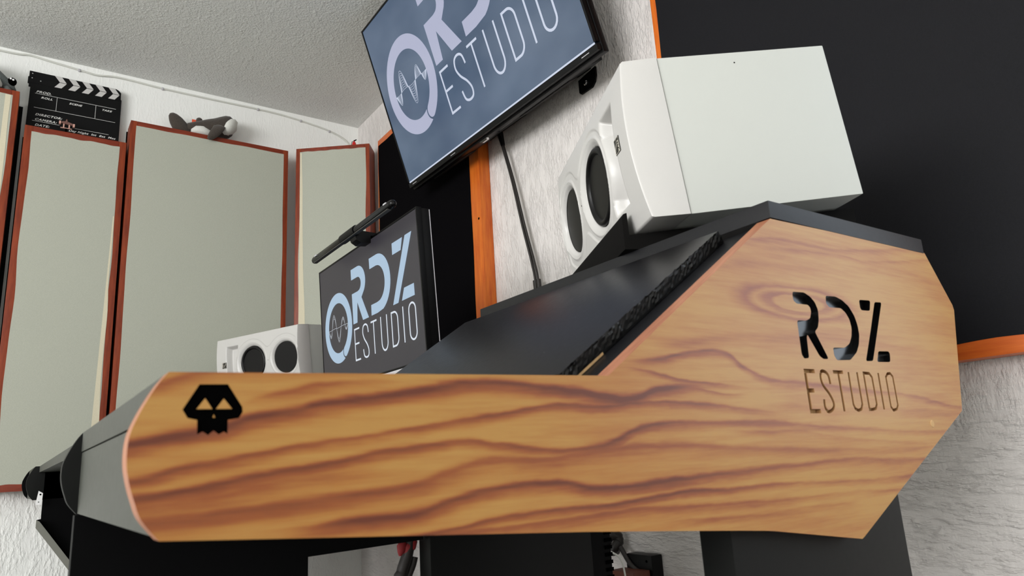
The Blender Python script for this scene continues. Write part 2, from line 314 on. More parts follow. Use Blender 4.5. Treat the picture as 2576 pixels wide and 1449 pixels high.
# ---------------------------------------------------------------- builders
WM = {}                                     # world matrix of every empty / part
def thing(name, label, cat, loc, rot=None, group=None):
    o = bpy.data.objects.new(name, None); COL.objects.link(o)
    o.empty_display_size = 0.05
    m = (rot.to_4x4() if rot is not None else Matrix.Identity(4)); m.translation = Vector(loc) + Vector((0, 0, ZO))
    o.matrix_world = m; WM[o.name] = m
    o['label'] = label; o['category'] = cat
    if group: o['group'] = group
    return o
def tag(o, label, cat=None, group=None):
    o['label'] = label
    if cat: o['category'] = cat
    if group: o['group'] = group
    return o
class MB:
    def __init__(s): s.v = []; s.f = []; s.mi = []
    def add(s, vs, fs, mi=0):
        k = len(s.v); s.v += [Vector(p) for p in vs]; s.f += [[i + k for i in f] for f in fs]; s.mi += [mi] * len(fs); return s
    def box(s, lo, hi, mi=0):
        x0, y0, z0 = lo; x1, y1, z1 = hi
        return s.add([(x0, y0, z0), (x1, y0, z0), (x1, y1, z0), (x0, y1, z0), (x0, y0, z1), (x1, y0, z1), (x1, y1, z1), (x0, y1, z1)],
                     [(0, 3, 2, 1), (4, 5, 6, 7), (0, 1, 5, 4), (1, 2, 6, 5), (2, 3, 7, 6), (3, 0, 4, 7)], mi)
    def prism(s, pts, d, mi=0):
        n = len(pts); d = Vector(d); a = [Vector(p) for p in pts]; b = [p + d for p in a]
        return s.add(a + b, [tuple(range(n))[::-1], tuple(range(n, 2 * n))] + [(i, (i + 1) % n, n + (i + 1) % n, n + i) for i in range(n)], mi)
    def tube(s, pts, r, seg=8, mi=0, cap=True):
        pts = [Vector(p) for p in pts]; n = len(pts); rs = r if isinstance(r, (list, tuple)) else [r] * n
        t0 = (pts[1] - pts[0]).normalized(); up = Vector((0, 0, 1)) if abs(t0.z) < 0.9 else Vector((1, 0, 0))
        vs = []; u = t0.cross(up).normalized()
        for i in range(n):
            t = (pts[min(i + 1, n - 1)] - pts[max(i - 1, 0)]).normalized()
            u = (u - t * u.dot(t)).normalized(); w = t.cross(u)
            vs += [pts[i] + (u * math.cos(k * 2 * math.pi / seg) + w * math.sin(k * 2 * math.pi / seg)) * rs[i] for k in range(seg)]
        fs = [(i * seg + k, i * seg + (k + 1) % seg, (i + 1) * seg + (k + 1) % seg, (i + 1) * seg + k) for i in range(n - 1) for k in range(seg)]
        if cap: fs += [tuple(range(seg))[::-1], tuple(range((n - 1) * seg, n * seg))]
        return s.add(vs, fs, mi)
    def lathe(s, c, axis, prof, seg=32, mi=0):
        """prof: (radius, offset along axis)"""
        c = Vector(c); a = Vector(axis).normalized(); u = a.orthogonal().normalized(); w = a.cross(u); vs = []; fs = []
        for r, h in prof: vs += [c + a * h + (u * math.cos(k * 2 * math.pi / seg) + w * math.sin(k * 2 * math.pi / seg)) * max(r, 1e-5) for k in range(seg)]
        for i in range(len(prof) - 1): fs += [(i * seg + k, i * seg + (k + 1) % seg, (i + 1) * seg + (k + 1) % seg, (i + 1) * seg + k) for k in range(seg)]
        fs += [tuple(range(seg))[::-1], tuple(range((len(prof) - 1) * seg, len(prof) * seg))]
        return s.add(vs, fs, mi)
    def loft(s, rings, seg=14, mi=0):
        """rings: (centre, axis vector a, axis vector b) ellipses joined end to end"""
        vs = []; fs = []
        for c, a, b in rings: vs += [Vector(c) + Vector(a) * math.cos(k * 2 * math.pi / seg) + Vector(b) * math.sin(k * 2 * math.pi / seg) for k in range(seg)]
        for i in range(len(rings) - 1): fs += [(i * seg + k, i * seg + (k + 1) % seg, (i + 1) * seg + (k + 1) % seg, (i + 1) * seg + k) for k in range(seg)]
        fs += [tuple(range(seg))[::-1], tuple(range((len(rings) - 1) * seg, len(rings) * seg))]
        return s.add(vs, fs, mi)
    def ball(s, c, r, seg=12, mi=0):
        r = r if isinstance(r, (tuple, list)) else (r, r, r); c = Vector(c); n = seg // 2
        rings = []
        for i in range(n + 1):
            th = math.pi * i / n; k = max(math.sin(th), 1e-3)
            rings.append((c + Vector((0, 0, -r[2] * math.cos(th))), (r[0] * k, 0, 0), (0, r[1] * k, 0)))
        return s.loft(rings, seg, mi)
    def build(s, name, mats, parent=None, local=False, smooth=None, bevel=0.0, recalc=True, subd=0, xf=None):
        me = bpy.data.meshes.new(name)
        inv = WM[parent.name].inverted() if (parent is not None and not local) else None
        vs = []
        for p in s.v:
            if xf is not None: p = xf @ p
            if not local: p = p + Vector((0, 0, ZO))
            if inv is not None: p = inv @ p
            vs.append(p)
        me.from_pydata(vs, [], s.f)
        mats = mats if isinstance(mats, (list, tuple)) else [mats]
        for m in mats: me.materials.append(m)
        me.polygons.foreach_set('material_index', s.mi)
        bm = bmesh.new(); bm.from_mesh(me)
        if recalc: bmesh.ops.recalc_face_normals(bm, faces=bm.faces)
        if bevel:
            es = [e for e in bm.edges if e.is_manifold and e.calc_face_angle(0) > 0.5]
            bmesh.ops.bevel(bm, geom=es, offset=bevel, segments=2, profile=0.7, affect='EDGES', clamp_overlap=True)
        if subd:
            bmesh.ops.subdivide_edges(bm, edges=bm.edges, cuts=subd, use_grid_fill=True)
        bm.to_mesh(me); bm.free()
        if smooth is not None:
            me.polygons.foreach_set('use_smooth', [True] * len(me.polygons))
            me.set_sharp_from_angle(angle=math.radians(smooth))
        return link(name, me, parent)
def link(name, me, parent):
    o = bpy.data.objects.new(name, me); COL.objects.link(o)
    if parent is not None:
        o.parent = parent; WM[o.name] = WM[parent.name]
    else: WM[o.name] = Matrix.Identity(4)
    return o
def BOX(name, lo, hi, m, parent=None, bevel=0.0015, **k):
    return MB().box(lo, hi).build(name, m, parent, bevel=bevel, smooth=35 if bevel else None, **k)
def structure(o): o['kind'] = 'structure'; return o
def curve_plate(loops, x0, x1):
    """flat plate between planes x0 and x1 from closed (y, z) loops; inner loops are holes"""
    cu = bpy.data.curves.new('plate', 'CURVE'); cu.dimensions = '2D'; cu.fill_mode = 'BOTH'; cu.extrude = abs(x1 - x0) / 2
    for lp in loops:
        sp = cu.splines.new('POLY'); sp.points.add(len(lp) - 1); sp.use_cyclic_u = True
        for q, (a, b) in zip(sp.points, lp): q.co = (a, b, 0, 1)
    return curve_mesh(cu, lambda p: Vector(((x0 + x1) / 2 + p.z, p.x, p.y)))
def curve_mesh(cu, fn):
    o = bpy.data.objects.new('plate', cu); COL.objects.link(o)
    dg = bpy.context.evaluated_depsgraph_get(); me = o.evaluated_get(dg).to_mesh()
    vs = [fn(v.co) for v in me.vertices]; fs = [list(f.vertices) for f in me.polygons]
    o.evaluated_get(dg).to_mesh_clear(); bpy.data.objects.remove(o); bpy.data.curves.remove(cu)
    bm = bmesh.new(); bv = [bm.verts.new(p) for p in vs]
    for f in fs:
        try: bm.faces.new([bv[i] for i in f])
        except ValueError: pass
    bmesh.ops.remove_doubles(bm, verts=bm.verts, dist=1e-6)
    bmesh.ops.recalc_face_normals(bm, faces=bm.faces)
    bm.verts.ensure_lookup_table()
    for i, v in enumerate(bm.verts): v.index = i
    out = MB().add([v.co.copy() for v in bm.verts], [[v.index for v in f.verts] for f in bm.faces]); bm.free()
    return out
def text_mb(txt, size, origin, u, v, shear=0.0, bold=0.0, stretch=1.0, depth=0.0, space=1.0):
    cu = bpy.data.curves.new('lettering', 'FONT'); cu.body = txt; cu.size = size; cu.shear = shear; cu.offset = bold; cu.space_character = space
    cu.resolution_u = 4
    O, U, W = Vector(origin), Vector(u), Vector(v); N = U.cross(W)
    cu.extrude = depth
    return curve_mesh(cu, lambda p: O + U * p.x * stretch + W * p.y + N * p.z)
def catmull(pts, closed=False, n=5):
    P = [Vector(p) for p in pts]; m = len(P); out = []
    rng = range(m if closed else m - 1)
    g = (lambda i: P[i % m]) if closed else (lambda i: P[min(max(i, 0), m - 1)])
    for i in rng:
        a, b, c, d = g(i - 1), g(i), g(i + 1), g(i + 2)
        for k in range(n):
            t = k / n; out.append(0.5 * (2 * b + (c - a) * t + (2 * a - 5 * b + 4 * c - d) * t * t + (3 * b - a - 3 * c + d) * t ** 3))
    if not closed: out.append(P[-1])
    return out
def offset_line(pts, w, closed=False):
    """left and right outlines of a 2D stroke"""
    P = [Vector((p[0], p[1])) for p in pts]; n = len(P); L = []; R = []
    for i in range(n):
        a = P[i - 1] if (closed or i > 0) else None; c = P[(i + 1) % n] if (closed or i < n - 1) else None
        d1 = (P[i] - a).normalized() if a is not None else None; d2 = (c - P[i]).normalized() if c is not None else None
        d1 = d1 if d1 is not None else d2; d2 = d2 if d2 is not None else d1
        n1, n2 = Vector((-d1.y, d1.x)), Vector((-d2.y, d2.x)); mm = (n1 + n2)
        mm = mm.normalized() if mm.length > 1e-6 else n1
        k = min(1.0 / max(mm.dot(n1), 0.35), 2.2) * w / 2
        L.append(P[i] + mm * k); R.append(P[i] - mm * k)
    return L, R
def stroke_loops(pts, w, closed=False):
    L, R = offset_line(pts, w, closed)
    return [L, R] if closed else [L + R[::-1]]
def flat_mb(loops, fn):
    """flat filled print: loops in 2D mapped to 3D by fn"""
    cu = bpy.data.curves.new('print', 'CURVE'); cu.dimensions = '2D'; cu.fill_mode = 'BOTH'
    for lp in loops:
        sp = cu.splines.new('POLY'); sp.points.add(len(lp) - 1); sp.use_cyclic_u = True
        for q, p in zip(sp.points, lp): q.co = (p[0], p[1], 0, 1)
    return curve_mesh(cu, fn)

# ---------------------------------------------------------------- the logo, in screen widths (u right, v down), as on both screens
RING_C, RING_R, RING_r = (0.205, 0.305), 0.1565, 0.1110
def ring_loop():
    cx_, cy_ = RING_C; hw = (RING_R - RING_r) / 2; rm = (RING_R + RING_r) / 2
    a0 = math.radians(66)                                    # the cut, low on the right
    cc = (cx_ + rm * math.cos(a0 - 0.14), cy_ + rm * math.sin(a0 - 0.14))
    out = []; end = a0 - 0.14; start = a0 - 2 * math.pi
    def edge(r, k):                                          # concave end that hugs the round one
        a = a0
        while a < a0 + 0.6 and math.hypot(cx_ + r * math.cos(a) - cc[0], cy_ + r * math.sin(a) - cc[1]) < hw + 0.0055: a += 0.004
        return a - 2 * math.pi
    rs = [RING_R - (RING_R - RING_r) * i / 8 for i in range(9)]
    ends = [(r, edge(r, 0)) for r in rs]
    aR, ar = ends[0][1], ends[-1][1]
    for i in range(65): a = aR + (end - aR) * i / 64; out.append((cx_ + RING_R * math.cos(a), cy_ + RING_R * math.sin(a)))
    for i in range(1, 12):
        t = math.pi * i / 12; r = rm + hw * math.cos(t); off = hw * math.sin(t)
        px, py = cx_ + r * math.cos(end), cy_ + r * math.sin(end)
        out.append((px - off * math.sin(end), py + off * math.cos(end)))
    for i in range(65): a = end + (ar - end) * i / 64; out.append((cx_ + RING_r * math.cos(a), cy_ + RING_r * math.sin(a)))
    for r, a in ends[::-1][1:-1]: out.append((cx_ + r * math.cos(a), cy_ + r * math.sin(a)))
    return out
LOGO_R = [(0.3757, 0.083), (0.445, 0.083)] + [(0.445 + 0.0755 * math.sin(t), 0.153 - 0.070 * math.cos(t)) for t in [0.15 * i for i in range(1, 16)]] + \
         [(0.4736, 0.2224), (0.5356, 0.3205), (0.476, 0.3205), (0.4283, 0.2356), (0.418, 0.3205), (0.3749, 0.3205), (0.3752, 0.1897), (0.438, 0.1897)] + \
         [(0.440 + 0.0340 * math.sin(t), 0.159 - 0.0305 * math.cos(t)) for t in [2.7 - 0.2 * i for i in range(13)]] + [(0.437, 0.1287), (0.3758, 0.1287)]
LOGO_D = [(0.5667, 0.083), (0.640, 0.083)] + [(0.636 + 0.117 * math.sin(t), 0.2015 - 0.1185 * math.cos(t)) for t in [0.14 * i for i in range(1, 21)]] + \
         [(0.62, 0.3195), (0.5616, 0.3195), (0.5639, 0.2762), (0.62, 0.2762)] + [(0.628 + 0.0735 * math.sin(t), 0.2015 - 0.0740 * math.cos(t)) for t in [2.9 - 0.14 * i for i in range(20)]] + [(0.63, 0.1273), (0.5673, 0.1273)]
LOGO_Z = [[(0.8943, 0.0786), (0.9497, 0.0786), (0.8068, 0.3187), (0.7611, 0.3187)], [(0.783, 0.0798), (0.8732, 0.0798), (0.8545, 0.1255), (0.7817, 0.1255)],
          [(0.8603, 0.2728), (0.9398, 0.2728), (0.9403, 0.3177), (0.8361, 0.3177)]]
SW = 0.0072
def poly_E(x, y0, y1, xr, xm, w, ym):
    return [(x - w / 2, y0 - w / 2), (xr, y0 - w / 2), (xr, y0 + w / 2), (x + w / 2, y0 + w / 2), (x + w / 2, ym - w / 2), (xm, ym - w / 2), (xm, ym + w / 2),
            (x + w / 2, ym + w / 2), (x + w / 2, y1 - w / 2), (xr, y1 - w / 2), (xr, y1 + w / 2), (x - w / 2, y1 + w / 2)]
def poly_T(x, y0, y1, xl, xr, w):
    return [(xl, y0 - w / 2), (xr, y0 - w / 2), (xr, y0 + w / 2), (x + w / 2, y0 + w / 2), (x + w / 2, y1), (x - w / 2, y1), (x - w / 2, y0 + w / 2), (xl, y0 + w / 2)]
TXT = [
    [poly_E(0.3818, 0.345, 0.4752, 0.4322, 0.4255, SW, 0.4068)],
    stroke_loops(catmull([(0.5199, 0.3789), (0.5135, 0.3519), (0.494, 0.3417), (0.4718, 0.3485), (0.4649, 0.3734), (0.4780, 0.4000), (0.5024, 0.4250), (0.5160, 0.4500), (0.5115, 0.4716), (0.49, 0.4769), (0.4704, 0.4675), (0.4637, 0.4406)]), SW),
    [poly_T(0.574, 0.345, 0.476, 0.5475, 0.6042, SW)],
    stroke_loops([(0.6425, 0.3406), (0.6425, 0.442)] + [(0.6695 - 0.027 * math.cos(t), 0.444 + 0.0325 * math.sin(t)) for t in [0.1 + 0.1634 * i for i in range(19)]] + [(0.6965, 0.442), (0.6965, 0.3408)], SW),
    stroke_loops([(0.7388, 0.345), (0.762, 0.345)] + [(0.762 + 0.029 * math.sin(t), 0.374 - 0.029 * math.cos(t)) for t in [0.2 * i for i in range(1, 8)]] + [(0.791, 0.376), (0.791, 0.444)] + [(0.762 + 0.029 * math.cos(t), 0.4455 + 0.029 * math.sin(t)) for t in [0.2 * i for i in range(1, 8)]] + [(0.7388, 0.4745)], SW, True),
    stroke_loops([(0.8379, 0.3396), (0.8379, 0.4752)], SW),
    stroke_loops([(0.911 + 0.0265 * math.cos(t), 0.366 + 0.026 * math.sin(t)) for t in [math.pi + i * math.pi / 10 for i in range(11)]] + [(0.911 + 0.0265 * math.cos(t), 0.449 + 0.026 * math.sin(t)) for t in [i * math.pi / 10 for i in range(11)]], SW, True),
]
WAVE = [(0.094, 0.0), (0.105, 0.021), (0.1163, 0.0354), (0.127, 0.022), (0.1385, -0.018), (0.150, -0.055), (0.1616, -0.064), (0.173, -0.05), (0.186, 0.0), (0.198, 0.05), (0.2099, 0.0655), (0.222, 0.05), (0.239, 0.0), (0.254, -0.03), (0.2686, -0.036), (0.279, -0.012), (0.287, 0.016), (0.2957, 0.0247), (0.306, 0.016), (0.316, 0.0)]
def wave_loops(scales, w):
    out = []
    for k in scales: out += [stroke_loops(catmull([(a, 0.3027 + b * k) for a, b in WAVE], n=4), w)]
    return out
def screen_logo(parent, W, mlogo, mtext, fu, fv, scales, off=-0.0008):
    fn = lambda p: Vector((fu(p.x) * W, off, -fv(p.y) * W))
    b = lambda n, loops, m: flat_mb(loops, fn).build(n, m, parent, local=True, recalc=False)
    b('logo_ring', [ring_loop()], mlogo)
    b('logo_letter', [LOGO_R], mlogo); b('logo_letter', [LOGO_D], mlogo)
    z = MB()
    for lp in LOGO_Z: q = flat_mb([lp], fn); z.add(q.v, q.f)
    z.build('logo_letter', mlogo, parent, local=True, recalc=False)
    for lp in TXT: b('caption_letter', lp, mtext)
    z = MB()
    for lp in wave_loops(scales, 0.0012): q = flat_mb(lp, fn); z.add(q.v, q.f)
    z.build('logo_wave', mtext, parent, local=True, recalc=False)

# ---------------------------------------------------------------- room
X0, X1, Y0, Y1, ZF, ZC = -3.05, 2.40, -3.40, 1.299, -ZO, 1.65
T = 0.12
structure(MB().box((X0 - T, Y0 - T, ZF - 0.1), (X1 + T, Y1 + T, ZF)).build('floor', M['floor']))
structure(MB().box((X0 - T, Y0 - T, ZC), (X1 + T, Y1 + T, ZC + 0.1)).build('ceiling', M['ceiling']))
structure(MB().box((X0 - T, Y0 - T, ZF), (X0, Y1, ZC)).build('wall_left', M['wall_left']))
def wall_hole(name, axis, a0, a1, plane0, plane1, h0, h1, z0, z1, m):
    b = MB()
    for (p, q, r, s) in ((a0, h0, ZF, ZC), (h1, a1, ZF, ZC), (h0, h1, ZF, z0), (h0, h1, z1, ZC)):
        if axis == 'x': b.box((p, plane0, r), (q, plane1, s))
        else: b.box((plane0, p, r), (plane1, q, s))
    return structure(b.build(name, m))
wall_hole('wall_front', 'x', X0 - T, X1 + T, Y0 - T, Y0, -1.17, 1.47, 0.1, 1.5, M['wall_left'])
structure(MB().box((X1, Y0, ZF), (X1 + T, Y1, ZC)).build('wall_right', M['wall_left']))
wall_hole('wall_back', 'x', X0 - T, X1 + T, Y1, Y1 + T, -0.22, 0.50, 0.0, 1.2, M['wall_back'])
b = MB()
for lo, hi in (((-0.22, 0.0), (-0.18, 1.2)), ((0.46, 0.0), (0.50, 1.2)), ((-0.18, 0.0), (0.46, 0.05)), ((-0.18, 1.15), (0.46, 1.2)), ((0.12, 0.05), (0.16, 1.15))):
    b.box((lo[0], Y1 + 0.03, lo[1]), (hi[0], Y1 + 0.08, hi[1]))
structure(b.build('window_2', M['white_trim']))
b = MB()
for lo, hi in (((-1.17, 0.1), (-1.12, 1.5)), ((1.42, 0.1), (1.47, 1.5)), ((-1.12, 0.1), (1.42, 0.15)), ((-1.12, 1.45), (1.42, 1.5)), ((0.125, 0.15), (0.175, 1.45))):
    b.box((lo[0], Y0 - 0.08, lo[1]), (hi[0], Y0 - 0.03, hi[1]))
structure(b.build('window_1', M['white_trim']))
# ---------------------------------------------------------------- control desk
desk = thing('studio_desk', 'wide black studio desk with olive-wood end panel carved with letters and skull', 'desk', (DESK[0], DESK[1], -ZO))
XC = -1.6
def mx(x): return 2 * XC - x
FRONT = [(0.0582, -0.0187), (0.0545, -0.0095), (0.0515, 0.0005), (0.0499, 0.0106), (0.0504, 0.0223), (0.0535, 0.0318), (0.0580, 0.0415), (0.0625, 0.0495)]
FRONT = [(p.x, p.y) for p in catmull([(0.0668, -0.0294)] + FRONT + [(0.0671, 0.0558)], n=4)]
PANEL = FRONT + [(0.3809, 0.0592), (0.6264, 0.2259), (0.948, 0.2300), (0.9535, 0.2275), (1.0020, 0.1625), (1.0035, 0.1560), (0.9690, 0.0300), (0.9665, 0.0255), (0.7035, -0.0945), (0.6990, -0.0961), (0.5600, -0.0745), (0.5145, -0.0697), (0.3479, -0.0536)]
C_R = [(0.6463, 0.1499), (0.6663, 0.1508), (0.6763, 0.1472), (0.6835, 0.1415), (0.6869, 0.1335), (0.6854, 0.1231), (0.6816, 0.1147), (0.6747, 0.1098), (0.6909, 0.0838), (0.6903, 0.0818), (0.6824, 0.0816), (0.6762, 0.0844), (0.6605, 0.106), (0.6585, 0.103), (0.6569, 0.0818), (0.6484, 0.081), (0.6450, 0.0852), (0.6459, 0.1181), (0.6476, 0.1202), (0.6624, 0.1207), (0.67, 0.1237), (0.6735, 0.1305), (0.6731, 0.1351), (0.6695, 0.1379), (0.6501, 0.1377), (0.6451, 0.1406), (0.645, 0.1466)]
C_D = [(0.7056, 0.1506), (0.725, 0.1512), (0.7364, 0.1483), (0.7479, 0.1422), (0.7563, 0.1319), (0.7597, 0.1213), (0.7596, 0.1106), (0.7553, 0.0997), (0.7481, 0.0909), (0.733, 0.0821), (0.707, 0.0811), (0.7031, 0.0863), (0.7034, 0.0934), (0.7055, 0.0945), (0.7258, 0.0951), (0.7366, 0.0999), (0.7428, 0.1076), (0.7463, 0.1173), (0.745, 0.1269), (0.7396, 0.1341), (0.7316, 0.1388), (0.7092, 0.1381), (0.7041, 0.1421)]
def chaikin(lp, k=0.16):
    out = []
    for i in range(len(lp)):
        a, b = Vector(lp[i]), Vector(lp[(i + 1) % len(lp)]); kk = min(k, 0.0016 / max((b - a).length, 1e-6)) if (b - a).length > 0.006 else k
        out += [tuple(a + (b - a) * kk), tuple(b - (b - a) * kk)]
    return out
C_R, C_D = chaikin(C_R), chaikin(C_D)
C_Z = [[(0.8049, 0.1513), (0.8189, 0.1521), (0.8191, 0.1498), (0.7947, 0.109), (0.7786, 0.0824), (0.7655, 0.0818), (0.7649, 0.0836), (0.7853, 0.1173)], [(0.7733, 0.1515), (0.7939, 0.1524), (0.7954, 0.1508), (0.7915, 0.141), (0.7887, 0.1399), (0.7734, 0.1395), (0.7714, 0.1423), (0.7717, 0.1495)],
       [(0.7936, 0.0939), (0.8157, 0.0945), (0.8179, 0.0918), (0.816, 0.0835), (0.8134, 0.0821), (0.7894, 0.0816), (0.7877, 0.0827)]]
C_Z = [chaikin(l) for l in C_Z]
SKULL = [(0.0825, 0.0494), (0.0972, 0.0496), (0.1052, 0.0371), (0.1055, 0.0343), (0.1036, 0.031), (0.0978, 0.0301), (0.0979, 0.0226), (0.0959, 0.0239), (0.0933, 0.0224), (0.0906, 0.0246), (0.0879, 0.0222), (0.0851, 0.0242), (0.0824, 0.0227), (0.0821, 0.0303), (0.0773, 0.0314), (0.0746, 0.0359)]
EYES = [[(0.0857, 0.0419), (0.0815, 0.0361), (0.0896, 0.0361)], [(0.0953, 0.0417), (0.0998, 0.0361), (0.0914, 0.0361)]]
NOSE = [(0.0904, 0.0332), (0.0898, 0.0315), (0.0912, 0.0315)]
cw = 0.0032
CT = [
    [poly_E(0.6463, 0.0287, 0.0686, 0.6629, 0.6570, 0.0042, 0.0491)],
    stroke_loops(catmull([(0.6875, 0.0559), (0.6862, 0.0648), (0.6804, 0.0686), (0.6744, 0.0685), (0.6718, 0.0626), (0.6739, 0.0548), (0.6826, 0.0461), (0.6878, 0.0374), (0.6861, 0.0316), (0.6791, 0.0283), (0.6741, 0.0288), (0.6713, 0.0336), (0.672, 0.0403)], n=3), cw * 1.1),
    [[(y, 0.0966 - z) for y, z in poly_T(0.7053, 0.0280, 0.0686, 0.6957, 0.7145, 0.0036)]],
    stroke_loops([(0.7248, 0.069), (0.7242, 0.0352), (0.7267, 0.0304), (0.732, 0.0287), (0.7380, 0.0300), (0.7415, 0.0351), (0.7417, 0.0691)], cw),
    stroke_loops([(0.7545, 0.0686), (0.7660, 0.0683), (0.7705, 0.0640), (0.7705, 0.035), (0.7669, 0.0304), (0.7598, 0.0294), (0.7542, 0.0295)], cw, True),
    stroke_loops([(0.7848, 0.0692), (0.7840, 0.0292)], cw),
    stroke_loops([(0.7999, 0.0650), (0.8046, 0.0688), (0.8105, 0.0692), (0.8150, 0.0655), (0.8148, 0.0337), (0.8112, 0.0295), (0.8034, 0.0281), (0.7994, 0.0320)], cw * 0.95, True),
]
xo, xi = -0.410, -0.426
wood = curve_plate([PANEL, C_R, C_D] + C_Z + [SKULL] + EYES + [NOSE] + [l for g in CT for l in g], xi, xo)
def centre(f): 
    c = Vector((0, 0, 0))
    for i in f: c += wood.v[i]
    return c / len(f)
for i, f in enumerate(wood.f):
    a, b_, c_ = wood.v[f[0]], wood.v[f[1]], wood.v[f[2]]
    n = (b_ - a).cross(c_ - a)
    if n.length > 0 and abs(n.normalized().x) > 0.9: wood.mi[i] = 0; continue
    c = centre(f)
    if 0.64 < c.y < 0.82 and 0.079 < c.z < 0.154: wood.mi[i] = 2
    elif 0.64 < c.y < 0.82 and 0.025 < c.z < 0.072: wood.mi[i] = 3
    elif 0.070 < c.y < 0.108 and 0.021 < c.z < 0.051: wood.mi[i] = 2
    else: wood.mi[i] = 1
panel = wood.build('side_panel', [M['wood'], M['edge_band'], M['gloss_black'], M['mdf']], desk, recalc=False)
panel['label'] = 'olive-wood veneer end panel with copper edge band'
for lp in ([C_R], [C_D], C_Z):
    curve_plate(lp, xi + 0.0005, xo - 0.0075).build('letter_inlay', M['gloss_black'], panel)
for lp in CT: curve_plate(lp, xi + 0.0005, xo - 0.0060).build('caption_recess', M['mdf_light'], panel)
curve_plate([SKULL] + EYES + [NOSE], xi + 0.0005, xo - 0.0012).build('skull_inlay', M['matte_black'], panel)
MB().lathe((xo - 0.0005, 0.885, 0.0117), (1, 0, 0), [(0.0042, 0.0), (0.0042, 0.0007), (0.0036, 0.0012)], 20).build('screw_plug', M['mdf_light'], panel)
# left end panel
MB().prism([(mx(xo), y, z) for y, z in PANEL], (0.016, 0, 0)).build('side_panel', M['ebony'], desk)

for sgn in (1, -1):
    f = (lambda x: x) if sgn == 1 else mx
    def bx(name, x0, x1, y0, y1, z0, z1, m, bev=0.001, par=desk):
        a, b2 = sorted((f(x0), f(x1)))
        return BOX(name, (a, y0, z0), (b2, y1, z1), m, par, bevel=bev)
    def pr(name, pts, x0, x1, m, bev=0.0, par=desk):
        return MB().prism([(f(x0), y, z) for y, z in pts], (f(x1) - f(x0), 0, 0)).build(name, m, par, bevel=bev, smooth=35 if bev else None)
    # speaker shelf
    bx('speaker_shelf', -0.970, -0.4095, 0.6268, 0.9505, 0.2272, 0.2460, M['black_lip'], 0.0008)
    # slope under the shelf: carcass and the loose top board with its rough sawn end
    B_, C_ = Vector((0.3809, 0.0592)), Vector((0.6264, 0.2259)); d = (C_ - B_); Ls = d.length; d /= Ls; nn = Vector((-d.y, d.x))
    def sl(s, o): p = B_ + d * s + nn * o; return (p.x, p.y)
    pr('slope_carcass', [sl(-0.004, -0.004), sl(Ls - 0.002, -0.004), sl(Ls - 0.012, -0.018), sl(0.0, -0.018)], -0.978, -0.4262, M['black_lip'])
    brd = pr('slope_board', [sl(-0.001, -0.0035), sl(-0.001, 0.0105), sl(Ls - 0.016, 0.0105), sl(Ls - 0.016, -0.0035)], -0.988, -0.4615, M['black_board'], 0.0006)
    if sgn == 1:
        rg = MB(); n = 90; rows = 6; random.seed(3)
        vs = []
        for i in range(n + 1):
            for j in range(rows + 1):
                s = -0.001 + (Ls - 0.016) * i / n; o = -0.0035 + 0.0145 * j / rows
                e = 0.0 if j in (0,) else random.uniform(0.0, 0.0009) * (1.7 if (i // 7) % 3 == 0 else 0.6)
                y, z = sl(s + random.uniform(-.0006, .0006), o + (random.uniform(-0.0016, 0.0004) if j == rows else 0)); vs.append((-0.4615 + e, y, z))
        fs = [(i * (rows + 1) + j, (i + 1) * (rows + 1) + j, (i + 1) * (rows + 1) + j + 1, i * (rows + 1) + j + 1) for i in range(n) for j in range(rows)]
        rg.add(vs, fs); 
        for k, (i0, i1) in enumerate(((0, 16), )):
            for i in range(n):
                if i < 17: rg.mi[i * rows] = 1; 
        ro = rg.build('rough_edge', [M['chip_black'], M['mdf_light']], brd, recalc=False)
        ro['label'] = 'rough painted chipboard end with a bare strip at the bottom'
    # arm rest: top, fascia, divider
    bx('arm_top', -0.905, -0.4262, 0.0665, 0.40, 0.0352, 0.0555, M['grey_board'], 0.0006)
    bx('arm_fascia', -0.905, -0.4262, 0.0672, 0.0830, -0.0285, 0.0342, M['grey_board'], 0.0006)
    bx('arm_floor', -0.905, -0.4262, 0.0850, 0.60, -0.0300, -0.0140, M['ebony'], 0.0)
    prof = FRONT + [(0.40, 0.0556), (0.40, -0.0294)]
    pr('divider', prof, -0.923, -0.905, M['dark_panel'], 0.0008)
# centre bay
BOX('centre_top', (-2.277, 0.0760, 0.0400), (-0.923, 0.80, 0.0560), M['grey_board'], desk, 0.0008)
BOX('bay_back', (-2.277, 0.56, -0.10), (-0.933, 0.575, 0.0400), M['ebony'], desk, 0)
BOX('back_board', (-2.774, 0.9300, -0.05), (-2.24, 0.9450, 0.2260), M['ebony'], desk, 0)
BOX('back_board', (-0.96, 0.9300, 0.03), (-0.4265, 0.9450, 0.2260), M['ebony'], desk, 0)
# pedestals
MB().prism([(-0.905, 0.065, -0.0302), (-0.905, 0.065, ZF), (-0.905, 0.316, ZF), (-0.905, 0.316, -0.1015), (-0.905, 0.475, -0.0985), (-0.905, 0.475, -0.0302)], (-0.022, 0, 0)).build('leg_panel', M['ebony'], desk, bevel=0.0008)
BOX('leg_panel', (-0.932, 0.4825, ZF), (-0.900, 0.768, -0.0145), M['dark_panel'], desk, 0.001)
BOX('leg_panel', (-0.462, 0.5235, ZF), (-0.4265, 0.8120, -0.0400), M['dark_panel'], desk, 0.001)
MB().prism([(-2.277, 0.0895, 0.0400), (-2.277, 0.0895, -0.0785), (-2.277, 0.0800, -0.0800), (-2.277, 0.0800, -0.0985), (-2.277, 0.1650, -0.2170), (-2.277, 0.3600, -0.489), (-2.277, 0.3600, ZF), (-2.277, 0.78, ZF), (-2.277, 0.78, 0.04)], (-0.020, 0, 0)).build('leg_panel', M['ebony'], desk)
